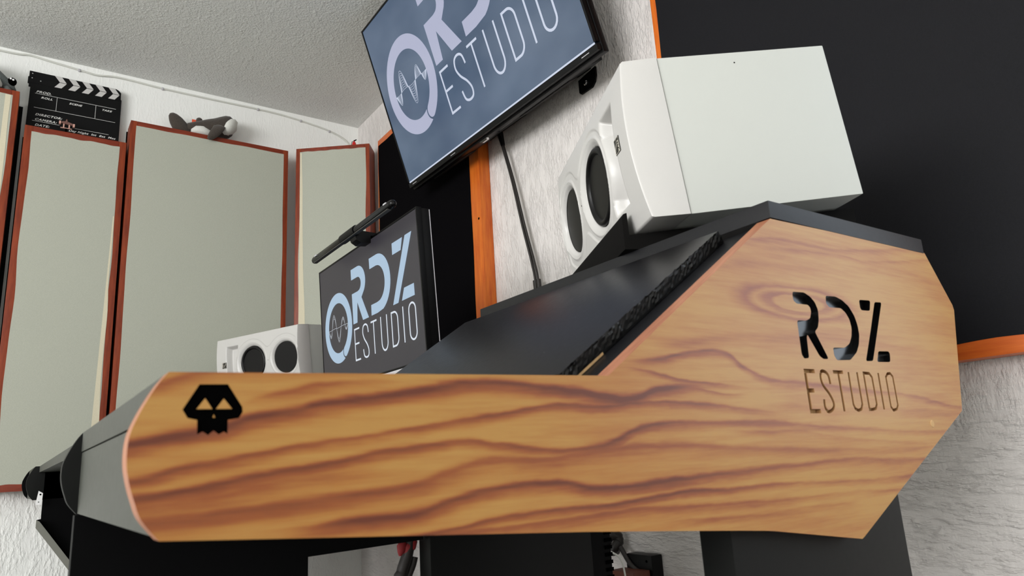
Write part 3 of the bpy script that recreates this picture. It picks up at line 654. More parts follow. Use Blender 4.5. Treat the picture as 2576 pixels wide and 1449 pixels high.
MB().prism([(-2.279, 0.0790, -0.0790), (-2.279, 0.0790, -0.0985), (-2.279, 0.2150, -0.2884), (-2.279, 0.3420, -0.4655), (-2.279, 0.3600, -0.4655), (-2.279, 0.2150, -0.2640), (-2.279, 0.0860, -0.0830)], (0.026, 0, 0)).build('leg_edge', M['leg_grey'], desk)
BOX('leg_panel', (-2.774, 0.5235, ZF), (-2.739, 0.8120, -0.0400), M['dark_panel'], desk, 0.001)
br = MB().prism([(-2.262, 0.0780, -0.0065), (-2.262, 0.0880, -0.0130), (-2.262, 0.0870, -0.0420), (-2.262, 0.0735, -0.0410)], (0.002, 0, 0)).build('bracket', M['steel_white'], desk)
for y, z, r in ((0.0825, -0.0160, 0.0021), (0.0800, -0.0345, 0.0012)):
    MB().lathe((-2.2598, y, z), (1, 0, 0), [(r, 0), (r, 0.0003)], 14).build('screw_hole', M['matte_black'], br)

# ---------------------------------------------------------------- loudspeakers lying on their sides
SPK_T = Vector((-0.552, 0.6063, 0.2716)); SL, SD, SH = 0.3837, 0.2810, 0.2006
ex = Vector((-0.8909, 0.4531, 0.0190)); ey = Vector((0.4538, 0.8852, 0.1059)); ez = Vector((-0.0312, -0.1030, 0.9942))
def rot_of(a, b, c): return Matrix((a, b, c)).transposed()
def sstep(e0, e1, x):
    t = min(max((x - e0) / (e1 - e0), 0.0), 1.0); return t * t * (3 - 2 * t)
C1, C2 = (0.170, 0.1020), (0.3230, 0.1015)
def baffle_y(L, h):
    y = -0.010 * (1 - (2 * h / SH - 1) ** 2)
    r1 = math.hypot(L - C1[0], h - C1[1]); r2 = math.hypot(L - C2[0], h - C2[1])
    d1, d2 = r1 - 0.0815, r2 - 0.0790
    k = 0.035; hh = max(k - abs(d1 - d2), 0) / k; sd = min(d1, d2) - hh * hh * k * 0.25
    sd = max(sd, L - 0.3745)
    y += 0.0016 * sstep(0.0010, -0.0010, sd)
    for r, R in ((r1, 0.0705), (r2, 0.0640)):
        y -= 0.0016 * math.exp(-((r - R) / 0.0018) ** 2)
    y += 0.006 * sstep(0.0680, 0.0570, r1) + 0.030 * sstep(0.0585, 0.0555, r1)
    y += 0.006 * sstep(0.0600, 0.0520, r2) + 0.028 * sstep(0.0530, 0.0500, r2)
    sp = max(0.047 - L, L - 0.106, abs(h - 0.1035) - 0.0705, 0.0775 - r1)
    y += 0.021 * sstep(0.0005, -0.0130, sp)
    return y
def speaker(side):
    right_one = side == 'right'
    sg = -1 if right_one else 1
    if right_one:
        rt = rot_of(-ex, ey, ez); loc = SPK_T; lab = 'white studio speaker lying on its side on the near desk shelf, above the wood panel'
    else:
        m_ = lambda v: Vector((-v.x, v.y, v.z))
        rt = rot_of(m_(ex), m_(ey), m_(ez)); loc = Vector((mx(SPK_T.x), SPK_T.y, SPK_T.z)); lab = 'white studio monitor speaker at the far left end of desk, both drivers facing camera'
    root = thing('studio_speaker', lab, 'speaker', loc, rt, 'pair of white studio speakers')
    P = lambda L, y, h: (sg * L, y, h)
    b = MB(); b.prism([P(0, 0.0495, -0.003), P(0, SD, -0.003), P(0, SD, SH + 0.004), P(0, 0.0495, SH + 0.004)], (sg * SL, 0, 0))
    b.build('cabinet', M['spk_white'], root, local=True, bevel=0.0018, smooth=40)
    if right_one: MB().lathe(P(-0.0001, 0.152, 0.190), (sg * -1, 0, 0), [(0.0010, -0.0005), (0.0010, 0.0002)], 10).build('pin_hole', M['matte_black'], root, local=True)
    NL, NH = 210, 112; b = MB(); vs = []; fs = []
    for i in range(NL + 1):
        for j in range(NH + 1):
            L, h = SL * i / NL, SH * j / NH; vs.append(P(L, baffle_y(L, h), h))
    w = NH + 1
    fs = [(i * w + j, (i + 1) * w + j, (i + 1) * w + j + 1, i * w + j + 1) for i in range(NL) for j in range(NH)]
    b.add(vs, fs)
    loop = [(0, j) for j in range(NH + 1)] + [(i, NH) for i in range(1, NL + 1)] + [(NL, j) for j in range(NH - 1, -1, -1)] + [(i, 0) for i in range(NL - 1, 0, -1)]
    front = [vs[i * w + j] for i, j in loop]; c0 = (SL / 2, SH / 2)
    r1_, r2_ = [], []
    for (i, j), p in zip(loop, front):
        L, h = SL * i / NL, SH * j / NH
        o = lambda e: P(L + (e if i == NL else -e if i == 0 else 0), 0, h + (e if j == NH else -e if j == 0 else 0))
        a = o(0.0018); r1_.append((a[0], p[1] + 0.0028, a[2])); a = P(L, 0, -0.003 + (SH + 0.007) * h / SH); r2_.append((a[0] + (sg * 0.0016 if i == NL else -sg * 0.0016 if i == 0 else 0), 0.0485, a[2]))
    n = len(loop); b.add(front + r1_ + r2_, [(q * n + k, q * n + (k + 1) % n, (q + 1) * n + (k + 1) % n, (q + 1) * n + k) for q in range(2) for k in range(n)])
    bo = b.build('baffle', M['spk_baffle'], root, local=True, smooth=50)
    me = bo.data; bm = bmesh.new(); bm.from_mesh(me); bmesh.ops.remove_doubles(bm, verts=bm.verts, dist=1e-5); bmesh.ops.recalc_face_normals(bm, faces=bm.faces); bm.to_mesh(me); bm.free()
    me.polygons.foreach_set('use_smooth', [True] * len(me.polygons)); me.set_sharp_from_angle(angle=math.radians(50))
    q = Vector(P(C1[0], -0.0098, C1[1]))
    wf = MB().lathe(q, (0, 1, 0), [(0.0575, 0.0100), (0.0565, 0.0075), (0.0545, 0.0060), (0.0520, 0.0052), (0.0495, 0.0060), (0.0475, 0.0085), (0.0460, 0.0110), (0.0420, 0.0125)], 56).build('woofer', M['rubber'], root, local=True, smooth=60)
    MB().lathe(q, (0, 1, 0), [(0.0462, 0.0106), (0.0400, 0.0140), (0.0300, 0.0195), (0.0200, 0.0245), (0.0165, 0.0235), (0.0120, 0.0205), (0.0060, 0.0185), (0.0, 0.0180)], 56).build('cone', M['cone'], wf, local=True, smooth=60)
    q = Vector(P(C2[0], -0.0098, C2[1]))
    tw = MB().lathe(q, (0, 1, 0), [(0.0520, 0.0085), (0.0500, 0.0080), (0.0470, 0.0095), (0.0400, 0.0130), (0.0300, 0.0175), (0.0200, 0.0210), (0.0150, 0.0222)], 48).build('tweeter', M['rubber'], root, local=True, smooth=60)
    MB().lathe(q, (0, 1, 0), [(0.0152, 0.0220), (0.0135, 0.0165), (0.0100, 0.0130), (0.0055, 0.0112), (0.0, 0.0106)], 32).build('dome', M['dome'], tw, local=True, smooth=60)
    yb = baffle_y(0.020, 0.1085)
    bd = MB().prism([P(0.0285, yb - 0.0006, 0.0985), P(0.0480, yb - 0.0004, 0.0985), P(0.0480, yb - 0.0004, 0.1190), P(0.0285, yb - 0.0006, 0.1190)], (0, 0.002, 0)).build('badge', M['badge'], root, local=True)
    # print on the badge: brand word along the near edge and a swoosh above it; the cabinet lies on its side
    if right_one: O, U, W = Vector((-0.0302, yb - 0.0012, 0.0995)), Vector((0, 0, 1)), Vector((-1, 0, 0))
    else: O, U, W = Vector((0.0302, yb - 0.0012, 0.1180)), Vector((0, 0, -1)), Vector((1, 0, 0))
    tm = text_mb('KALI', 0.0062, O, U, W, bold=0.0002, stretch=1.12); tm.build('badge_word', M['badge_print'], bd, local=True, recalc=False)
    sw = MB()
    for k in range(2):
        lp = stroke_loops(catmull([(0.001 + 0.004 * k, 0.0165), (0.006 + 0.003 * k, 0.0130), (0.010 + 0.002 * k, 0.0085), (0.0165 + 0.001 * k, 0.0068)], n=4), 0.0007)
        qq = flat_mb(lp, lambda p: O + U * p.x + W * p.y); sw.add(qq.v, qq.f)
    fr = stroke_loops([(-0.0002, -0.0010), (0.0182, -0.0010), (0.0182, 0.0172), (-0.0002, 0.0172)], 0.0005, True); qq = flat_mb(fr, lambda p: O + U * p.x + W * p.y); sw.add(qq.v, qq.f)
    sw.build('badge_swoosh', M['badge_print'], bd, local=True, recalc=False)
    MB().lathe(P(0.2475, baffle_y(0.2475, 0.1015) - 0.0003, 0.1015), (0, 1, 0), [(0.0013, 0), (0.0013, 0.002)], 12).build('indicator', M['plastic_grey'], root, local=True)
    # foam wedge under the speaker
    hx = Vector((ex.x, ex.y, 0)).normalized(); hy = Vector((ey.x, ey.y, 0)).normalized()
    if not right_one: hx.x *= -1; hy.x *= -1
    fp = thing('foam_wedge', 'black foam wedge with a raised front lip under the near white speaker' if right_one else 'black foam wedge under the far left white speaker', 'foam pad', (loc.x, loc.y, 0.0), None, 'foam wedges under the speakers')
    def F(L, dpt, z): v = Vector((loc.x, loc.y, 0)) + hx * L + hy * dpt; return (v.x, v.y, z)
    zf = 0.2464; zb = lambda dp: 0.2668 + dp * 0.1064
    prof = [(-0.0200, zf), (-0.0200, 0.2880), (-0.0175, 0.2935), (-0.0130, 0.2950), (-0.0125, 0.2668 - 0.0014), (0.30, zb(0.30)), (0.30, zf)]
    MB().prism([F(0.052, a, c) for a, c in prof], hx * 0.305).build('pad', M['foam'], fp, bevel=0.001, smooth=40)
    return root
speaker('right'); speaker('left')

# ---------------------------------------------------------------- wall television
tilt = math.radians(17.5)
tback = Vector((0, math.cos(tilt), math.sin(tilt))); tup = Vector((0, -math.sin(tilt), math.cos(tilt))); tx = Vector((1, 0, 0))
TW, THt = 1.04, 0.597
O = Vector((-2.211, 0.968, 1.583)) + tup * 0.012
tv = thing('television', 'large flat wall television tilted down, showing a pale logo on blue', 'television', O, rot_of(tx, tback, tup))
L = dict(local=True)
scr = MB().box((0, 0.0, -THt), (TW, 0.004, 0)).build('screen', M['tv_screen'], tv, **L)
screen_logo(scr, TW, M['tv_logo'], M['tv_text'], lambda u: 0.981 * u - 0.0075, lambda v: 1.064 * v - 0.0406 + 0.0115, [1, .88, .76, .64, .52, .4, .28, .16, .05])
MB().box((0.001, -0.0006, -THt - 0.0055), (TW - 0.001, 0.003, -THt - 0.0005)).build('screen_edge_glint', M['tv_text'], scr, **L)  # reflection along the lower glass edge, painted as a glowing strip
fm = MB()
fm.box((-0.007, -0.002, -THt), (0, 0.014, 0.007)); fm.box((0, -0.002, 0), (TW, 0.014, 0.007)); fm.box((TW, -0.002, -THt), (TW + 0.007, 0.014, 0.007))
fm.box((-0.007, -0.002, -THt - 0.023), (TW + 0.007, 0.014, -THt - 0.006))
fm.build('bezel', M['plastic'], tv, bevel=0.0012, smooth=35, **L)
rim = MB(); rim.box((-0.010, 0.0145, -THt - 0.030), (TW + 0.010, 0.034, 0.010)); rim.build('rim', M['plastic'], tv, bevel=0.004, smooth=35, **L)
bc = MB().prism([(0.05, 0.0345, -0.03), (0.05, 0.0345, -THt - 0.024), (0.05, 0.050, -THt - 0.023), (0.05, 0.100, -THt - 0.010), (0.05, 0.104, -THt + 0.05), (0.05, 0.085, -0.25), (0.05, 0.040, -0.03)], (TW - 0.125, 0, 0)).build('back_cover', M['plastic'], tv, bevel=0.003, smooth=35, **L)
for x, nn_ in ((0.08, 44), (0.625, 44)):
    g = MB()
    for k in range(nn_): g.prism([(x + k * 0.0055, 0.0560, -THt - 0.0218), (x + k * 0.0055 + 0.003, 0.0560, -THt - 0.0218), (x + k * 0.0055 + 0.003, 0.0940, -THt - 0.0120), (x + k * 0.0055, 0.0940, -THt - 0.0120)], (0, 0, -0.0022))
    gr = g.build('speaker_grille', M['plastic_grey'], tv, **L); gr['kind'] = 'stuff'
for x in (0.02, 0.30, 0.985): MB().box((x, -0.0022, -THt - 0.0165), (x + 0.030, -0.001, -THt - 0.0145)).build('rim_mark', M['silver'], tv, **L)
MB().prism([(0.448, 0.0150, -THt - 0.0302), (0.490, 0.0150, -THt - 0.0302), (0.484, 0.0200, -THt - 0.0350), (0.454, 0.0200, -THt - 0.0350)], (0, 0.010, 0)).build('receiver_window', M['chrome'], tv, bevel=0.001, **L)
MB().box((0.545, 0.036, -THt - 0.0268), (0.605, 0.040, -THt - 0.0242)).build('vent_strip', M['silver'], tv, **L)
MB().prism([(0.36, 0.0360, -THt - 0.0270), (0.52, 0.0360, -THt - 0.0270), (0.52, 0.0520, -THt - 0.0255), (0.36, 0.0520, -THt - 0.0255)], (0, 0, 0.003)).build('port_cover', M['plastic'], tv, bevel=0.001, **L)
# mount: two arms and a wall rail with end ear and screw
for x in (0.335, 0.82): MB().prism([(x, 0.060, -0.12), (x, 0.085, -0.24), (x, 0.1045, -THt + 0.06), (x, 0.114, -THt + 0.07), (x, 0.105, -0.12)], (0.03, 0, 0)).build('mount_arm', M['plastic'], tv, **L)
rl = MB().box((-1.890, 1.278, 1.090), (-1.352, 1.2985, 1.150)).build('wall_rail', M['plastic'], tv, bevel=0.002, smooth=35)
for x in (-1.880, -1.385): MB().box((x, 1.20, 1.15), (x + 0.025, 1.2985, 1.24)).build('mount_strut', M['plastic'], tv)
ear = [(-1.405, 1.075), (-1.405, 1.036), (-1.398, 1.028), (-1.350, 1.028), (-1.336, 1.040), (-1.330, 1.058), (-1.330, 1.085)]
MB().prism([(x, 1.2925, z) for x, z in ear], (0, 0.006, 0)).build('mount_ear', M['plastic'], tv)
MB().lathe((-1.372, 1.2925, 1.052), (0, -1, 0), [(0.008, 0), (0.008, 0.003), (0.005, 0.006)], 12).build('screw', M['chrome'], tv)

# power and signal leads from the television down behind the desk
cb = thing('television_cable', 'two thin black leads hanging down the white wall below the television', 'cable', (-1.70, 1.27, 0.75))
pts = [(-1.782, 1.264, 1.062), (-1.779, 1.265, 1.045), (-1.732, 1.268, 0.883), (-1.689, 1.268, 0.707), (-1.657, 1.270, 0.581), (-1.644, 1.270, 0.505), (-1.640, 1.275, 0.30), (-1.640, 1.28, -0.10)]
cp = catmull(pts, n=6)
for dx in (0.0, 0.010):
    MB().tube([(p.x + dx * (0.2 + 0.8 * min(1, max(0, (1.1 - p.z) / 0.6))) - 0.004, p.y + dx * 0.3, p.z) for p in cp], 0.0042, 8).build('lead', M['cable_black'], cb, smooth=60)
MB().tube([(-1.783, 1.265, 1.066), (-1.770, 1.266, 1.015)], [0.0115, 0.0075], 12).build('plug', M['plastic'], cb, smooth=40)
for x in (-1.650, -1.634): MB().tube([(x, 1.270, 0.522), (x + 0.002, 1.270, 0.470)], 0.0075, 10).build('connector', M['cable_black'], cb, smooth=40)

# ---------------------------------------------------------------- computer monitor
mt = math.radians(-3)
mback = Vector((0, math.cos(mt), math.sin(mt))); mup = Vector((0, -math.sin(mt), math.cos(mt)))
mback, mup = Vector((0, 0.9986, -0.0523)), Vector((0, 0.0523, 0.9986))
mup = Vector((0, -0.0523, 0.9986)); mback = Vector((0, 0.9986, 0.0523))
MO = Vector((-1.892, 0.685, 0.547)); MW, MH = 0.597, 0.336
mon = thing('computer_monitor', 'black desktop monitor showing blue and white logo lettering on the dark desk', 'monitor', MO, rot_of(tx, mback, mup))
ms = MB().box((0.0045, 0, -MH + 0.003), (MW - 0.0045, 0.003, -0.0045)).build('screen', M['mon_screen'], mon, **L)
screen_logo(ms, MW, M['mon_logo'], M['mon_text'], lambda u: u, lambda v: v, [1, .9, .75, .02])
fm = MB()
fm.box((0, -0.0008, -MH), (0.0045, 0.012, 0)); fm.box((MW - 0.0045, -0.0008, -MH), (MW, 0.012, 0)); fm.box((0.0045, -0.0008, -0.0045), (MW - 0.0045, 0.012, 0)); fm.box((0.0045, -0.0008, -MH), (MW - 0.0045, 0.012, -MH + 0.003))
fm.box((0.0045, 0.004, -MH + 0.003), (MW - 0.0045, 0.012, -0.0045))
fm.build('bezel', M['plastic'], mon, bevel=0.0006, smooth=35, **L)
MB().box((0.004, -0.0005, -MH - 0.0135), (MW - 0.004, 0.010, -MH - 0.0015)).build('chin_strip', M['silver'], mon, bevel=0.0008, smooth=35, **L)
MB().box((0.0015, 0.0122, -MH), (MW - 0.0015, 0.034, -0.0015)).build('back_cover', M['plastic'], mon, bevel=0.003, smooth=35, **L)
MB().box((MW - 0.0016, 0.0312, -MH + 0.002), (MW - 0.0004, 0.0326, -0.004)).build('edge_trim', M['silver'], mon, **L)
st = MB(); st.box((-1.615, 0.735, 0.0700), (-1.575, 0.755, 0.40)); st.box((-1.70, 0.640, 0.0565), (-1.49, 0.795, 0.0700)); st.box((-1.64, 0.715, 0.33), (-1.55, 0.735, 0.42))
st.build('stand', M['plastic'], mon, bevel=0.002, smooth=35)
# screen light bar
lb = thing('monitor_light_bar', 'slim black round light bar clipped over the top of the desktop monitor', 'lamp', (-1.56, 0.64, 0.553))
MB().tube([(-1.800, 0.640, 0.5535), (-1.796, 0.640, 0.5535), (-1.60, 0.640, 0.5535), (-1.322, 0.640, 0.5535), (-1.318, 0.640, 0.5535)], [0.0075, 0.0098, 0.0098, 0.0098, 0.0075], 16).build('tube', M['plastic_gloss'], lb, smooth=40)
MB().tube([(-1.60, 0.640, 0.5540), (-1.515, 0.640, 0.5540)], 0.0122, 16).build('collar', M['plastic'], lb, smooth=40)
for x, s in ((-1.3165, 1), (-1.8015, -1)): MB().ball((x, 0.640, 0.5535), (0.006, 0.0085, 0.0085), 12).build('end_cap', M['plastic_gloss'], lb, smooth=60)
MB().box((-1.79, 0.6330, 0.5425), (-1.33, 0.6420, 0.5450)).build('diffuser', M['plastic_grey'], lb)
for x in (-1.345, -1.775): MB().box((x, 0.6290, 0.5555), (x + 0.014, 0.6320, 0.5590)).build('rim_mark', M['silver'], lb)
ck = MB().prism([(-1.560, 0.640, 0.5440), (-1.560, 0.644, 0.5340), (-1.560, 0.6560, 0.5270), (-1.560, 0.6810, 0.5300), (-1.560, 0.6810, 0.5480), (-1.560, 0.7230, 0.5500), (-1.560, 0.7230, 0.5560), (-1.560, 0.660, 0.5580), (-1.560, 0.6500, 0.5500)], (0.034, 0, 0))
ck.build('clip', M['plastic'], lb, bevel=0.001, smooth=40)

# ---------------------------------------------------------------- acoustic panels
def rag(a, b, n, amp, seed):
    """points from a to b (2D) with a hand-cut wobble"""
    rd = random.Random(seed); a, b = Vector(a), Vector(b); d = b - a; nn = Vector((-d.y, d.x)).normalized(); out = []
    ph = [rd.uniform(0, 6.28) for _ in range(3)]
    for i in range(n):
        t = i / n; w = amp * (0.6 * math.sin(5 * t * 3.1 + ph[0]) + 0.4 * math.sin(17 * t + ph[1]) + 0.3 * math.sin(31 * t + ph[2]))
        out.append(a + d * t + nn * w * min(1, 8 * t, 8 * (1 - t)))
    return out
def acoustic_panel(label, O, U, Nn, w, h, depth, fw, cloth, fv, fh, group, stripe=None, amp=0.003, seed=1, fws=None, gap_shade=0.0):
    """O: lower left front corner, U along the width, Nn towards the room"""
    O, U, Nn = Vector(O), Vector(U).normalized(), Vector(Nn).normalized()
    t = thing('acoustic_panel', label, 'panel', O, None, group)
    P = lambda a, c, e=0.0: O + U * a + Vector((0, 0, c)) + Nn * e
    fl, fr_, ft, fb = fws or (fw, fw, fw, fw)
    def bar(nm, a0, a1, c0, c1, m):
        MB().prism([P(a0, c0), P(a1, c0), P(a1, c1), P(a0, c1)], Nn * -depth).build(nm, m, t, bevel=0.0012, smooth=35)
    bar('side_rail', 0, fl, 0, h, fv); bar('side_rail', w - fr_, w, 0, h, fv)
    bar('cross_rail', fl + 0.0003, w - fr_ - 0.0003, h - ft, h, fh); bar('cross_rail', fl + 0.0003, w - fr_ - 0.0003, 0, fb, fh)
    if group == GL and gap_shade:
        MB().prism([P(-gap_shade, 0.01, -depth - 0.0005), P(w + gap_shade, 0.01, -depth - 0.0005), P(w + gap_shade, h - 0.012, -depth - 0.0005), P(-gap_shade, h - 0.012, -depth - 0.0005)], Nn * -0.008).build('gap_shade', M['ebony'], t)  # black board added to paint the shade in the gaps beside the panel
    pts = [(fl - 0.004, fb - 0.004), (w - fr_ + 0.004, fb - 0.004), (w - fr_ + 0.004, h - ft + 0.004), (fl - 0.004, h - ft + 0.004)]
    lp = []
    for i in range(4): lp += rag(pts[i], pts[(i + 1) % 4], 26, amp, seed * 10 + i)
    cl = flat_mb([lp], lambda p: P(p.x, p.y, 0.0006)); 
    q = MB(); q.add(cl.v, cl.f)
    n = len(lp); q.add([P(p.x, p.y, 0.0006) for p in lp] + [P(p.x, p.y, -0.010) for p in lp], [(k, (k + 1) % n, n + (k + 1) % n, n + k) for k in range(n)])
    f = q.build('cloth', cloth, t, recalc=False)
    for (a0, a1, c0, c1, m) in (stripe or []):
        a1, a2 = a1 if isinstance(a1, tuple) else (a1, a1); a0, a3 = a0 if isinstance(a0, tuple) else (a0, a0)
        st_ = rag((a1, c0), (a2, c1), 24, 0.002, seed + 5); L2 = [Vector((a3, c1)), Vector((a0, c0))] + st_ + [Vector((a2, c1))]
        flat_mb([L2], lambda p: P(p.x, p.y, 0.0012)).build('folded_edge', m, f, recalc=False)
    return t
FX = -2.95
GL = 'linen acoustic panels on the left wall'
H = M['frame_h']; Vv = M['frame_v']
acoustic_panel('pale linen acoustic panel at far left edge, grey plush toy lying on top', (FX + 0.01, -0.62, 0.02), (0, 1, 0), (1, 0, 0), 0.546, 1.407, 0.10, 0.024, M['linen'], Vv, H, GL, stripe=[(0.504, 0.521, 0.02, 1.386, M['linen_edge'])], seed=1, amp=0.004, gap_shade=0.0125)
acoustic_panel('narrow linen acoustic panel in red-brown frame, film clapperboard standing on top', (FX, -0.048, -0.006), (0, 1, 0), (1, 0, 0), 0.332, 1.311, 0.09, 0.026, M['linen'], Vv, H, GL, stripe=[((0.284, 0.305), 0.309, 0.02, 1.00, M['linen_edge'])], seed=2, gap_shade=0.0045)
acoustic_panel('widest linen acoustic panel in red-brown frame, grey whale plush lying on top', (FX, 0.294, 0.0), (0, 1, 0), (1, 0, 0), 0.629, 1.406, 0.09, 0.024, M['linen'], Vv, H, GL, seed=3, amp=0.0015, gap_shade=0.0045)
U4 = Vector((0.206, 0.267, 0)).normalized(); N4 = Vector((U4.y, -U4.x, 0))
acoustic_panel('linen acoustic panel set across the room corner, toy fire extinguisher on top', (-2.970, 0.965, -0.20), U4, N4, 0.337, 1.633, 0.10, 0.022, M['linen'], Vv, H, GL, stripe=[(0.020, (0.066, 0.026), 0.02, 1.61, M['linen_edge'])], seed=4)
GD = 'black cloth acoustic panels on the back wall'
acoustic_panel('black cloth acoustic panel in orange wood frame behind the television', (-2.722, 1.254, -0.10), (1, 0, 0), (0, -1, 0), 0.818, 1.530, 0.044, 0.062, M['black_cloth'], M['orange_v'], M['orange_h'], GD, seed=5, fws=(0.010, 0.064, 0.03, 0.03))
acoustic_panel('large black cloth acoustic panel in orange frame behind the near speaker', (-1.060, 1.245, 0.112), (1, 0, 0), (0, -1, 0), 0.76, 1.40, 0.045, 0.026, M['charcoal_cloth'], M['orange_v'], M['orange_h'], GD, seed=6, fws=(0.018, 0.02, 0.02, 0.030), amp=0.004)
MB().lathe((-1.9200, 1.2538, 0.805), (0, -1, 0), [(0.0045, 0), (0.0045, 0.0006)], 12).build('screw_hole', M['matte_black'], bpy.data.objects['acoustic_panel.004'])

# ---------------------------------------------------------------- clapperboard
cx_ = -3.022
cl = thing('clapperboard', 'black film clapperboard with white chevrons and lettering standing on narrow panel', 'clapperboard', (cx_, 0.10, 1.306))
MB().prism([(cx_, -0.048, 1.306), (cx_, 0.262, 1.306), (cx_, 0.262, 1.516), (cx_, 0.258, 1.522), (cx_, -0.052, 1.522), (cx_, -0.052, 1.500), (cx_, -0.046, 1.500)], (-0.010, 0, 0)).build('slate', M['slate_black'], cl)
MB().prism([(cx_ + 0.001, -0.053, 1.5385), (cx_ + 0.001, 0.2585, 1.5385), (cx_ + 0.001, 0.2585, 1.5480), (cx_ + 0.001, 0.250, 1.5575), (cx_ + 0.001, 0.240, 1.5625), (cx_ + 0.001, -0.053, 1.5625)], (-0.012, 0, 0)).build('clap_stick', M['slate_black'], cl)
MB().prism([(cx_ + 0.001, -0.056, 1.5135), (cx_ + 0.001, 0.2585, 1.5135), (cx_ + 0.001, 0.2585, 1.5380), (cx_ + 0.001, -0.056, 1.5380)], (-0.012, 0, 0)).build('clap_stick', M['slate_black'], cl)
for k in range(5):
    y = 0.0290 + 0.0458 * k
    MB().prism([(cx_ + 0.0014, y, 1.5620), (cx_ + 0.0014, y + 0.0235, 1.5620), (cx_ + 0.0014, y + 0.0405, 1.5395), (cx_ + 0.0014, y + 0.0175, 1.5395)], (-0.0006, 0, 0)).build('stripe', M['slate_white'], cl)
    MB().prism([(cx_ + 0.0014, y + 0.0175, 1.5375), (cx_ + 0.0014, y + 0.0405, 1.5375), (cx_ + 0.0014, y + 0.0245, 1.5145), (cx_ + 0.0014, y + 0.0015, 1.5145)], (-0.0006, 0, 0)).build('stripe', M['slate_white'], cl)
ln = MB(); e = cx_ + 0.0005
for a, b_, c, d in ((-0.029, 0.244, 1.4729, 1.4741), (-0.028, 0.245, 1.4141, 1.4153), (0.0424, 0.0436, 1.415, 1.474), (0.1734, 0.1746, 1.415, 1.474), (-0.029, 0.059, 1.3585, 1.3597), (0.110, 0.226, 1.3565, 1.3577)):
    ln.box((cx_, a, c), (e, b_, d))
ln.build('ruled_lines', M['print_white'], cl)
for txt, y, z, s, st_ in (('PROD.', -0.026, 1.4775, 0.0125, 1.0), ('ROLL', -0.009, 1.4560, 0.0115, 1.0), ('SCENE', 0.084, 1.4550, 0.0105, 1.0), ('TAKE', 0.195, 1.4560, 0.0105, 1.0), ('DIRECTOR:', -0.022, 1.3830, 0.0125, 1.0), ('CAMERA:', -0.022, 1.3630, 0.0125, 1.0), ('DATE:', -0.020, 1.3400, 0.0125, 1.0), ('Day Night  Int  Ext  Mos', 0.090, 1.3410, 0.0115, 0.98)):
    text_mb(txt, s, (cx_ + 0.0006, y, z), (0, 1, 0), (0, 0, 1), shear=0.3, bold=0.0003, stretch=1.25 * st_, space=1.12).build('lettering', M['print_white'], cl, recalc=False)
for y, z in ((-0.043, 1.553), (-0.043, 1.534), (-0.0150, 1.5275)): MB().lathe((cx_ + 0.001, y, z), (1, 0, 0), [(0.0022, 0), (0.0022, 0.0006), (0.001, 0.001)], 10).build('rivet', M['chrome'], cl)

# ---------------------------------------------------------------- toys along the panel tops
wt = 1.406
wh = thing('whale_plush', 'grey and white stuffed whale toy lying on top of the widest panel', 'plush toy', (-2.985, 0.56, wt))
def ring(c, ry, rz, ang=0.0):
    """ellipse standing across a run along y; ang tilts it in the y-z plane"""
    return (c, (ry, 0, 0), (0, -math.sin(ang) * rz, math.cos(ang) * rz))
xw = -2.985
body = MB().loft([ring((xw, 0.500, 1.436), 0.004, 0.004), ring((xw, 0.506, 1.438), 0.018, 0.020), ring((xw, 0.528, 1.446), 0.022, 0.022), ring((xw, 0.552, 1.454), 0.027, 0.024), ring((xw, 0.580, 1.457), 0.035, 0.034), ring((xw, 0.610, 1.460), 0.041, 0.043), ring((xw, 0.636, 1.468), 0.043, 0.049), ring((xw, 0.656, 1.474), 0.041, 0.053), ring((xw, 0.674, 1.478), 0.035, 0.051), ring((xw, 0.688, 1.481), 0.022, 0.040), ring((xw, 0.695, 1.482), 0.006, 0.014)], 18)
body.build('body', M['plush_grey'], wh, smooth=70)
MB().loft([ring((xw + 0.008, 0.640, 1.460), 0.010, 0.010), ring((xw + 0.012, 0.648, 1.464), 0.032, 0.036, -0.3), ring((xw + 0.013, 0.664, 1.469), 0.038, 0.044, -0.3), ring((xw + 0.012, 0.682, 1.472), 0.034, 0.043, -0.3), ring((xw + 0.010, 0.697, 1.474), 0.022, 0.031, -0.3), ring((xw + 0.010, 0.704, 1.475), 0.006, 0.010)], 18).build('jaw', M['plush_white'], wh, smooth=70)
MB().loft([ring((xw + 0.010, 0.520, 1.424), 0.008, 0.006), ring((xw + 0.012, 0.536, 1.430), 0.018, 0.018), ring((xw + 0.014, 0.565, 1.431), 0.022, 0.022), ring((xw + 0.012, 0.598, 1.424), 0.018, 0.015), ring((xw + 0.010, 0.612, 1.421), 0.006, 0.005)], 12).build('belly', M['plush_white'], wh, smooth=70)
MB().loft([((xw, 0.494, 1.4075), (0.010, 0, 0), (0, 0.026, 0)), ((xw, 0.490, 1.414), (0.020, 0, 0), (0, 0.035, 0)), ((xw, 0.482, 1.432), (0.022, 0, 0), (0, 0.036, 0)), ((xw, 0.472, 1.450), (0.019, 0, 0), (0, 0.032, 0.006)), ((xw, 0.460, 1.468), (0.016, 0, 0), (0, 0.025, 0.008)), ((xw, 0.450, 1.482), (0.012, 0, 0), (0, 0.017, 0.006)), ((xw, 0.445, 1.490), (0.005, 0, 0), (0, 0.008, 0.003))], 14).build('tail_fluke', M['plush_grey'], wh, smooth=70)
MB().loft([((xw, 0.552, 1.466), (0.010, 0, 0), (0, 0.013, 0)), ((xw, 0.553, 1.480), (0.010, 0, 0), (0, 0.014, 0)), ((xw, 0.553, 1.490), (0.008, 0, 0), (0, 0.011, 0)), ((xw, 0.553, 1.495), (0.002, 0, 0), (0, 0.004, 0))], 12).build('back_fin', M['plush_grey'], wh, smooth=70)
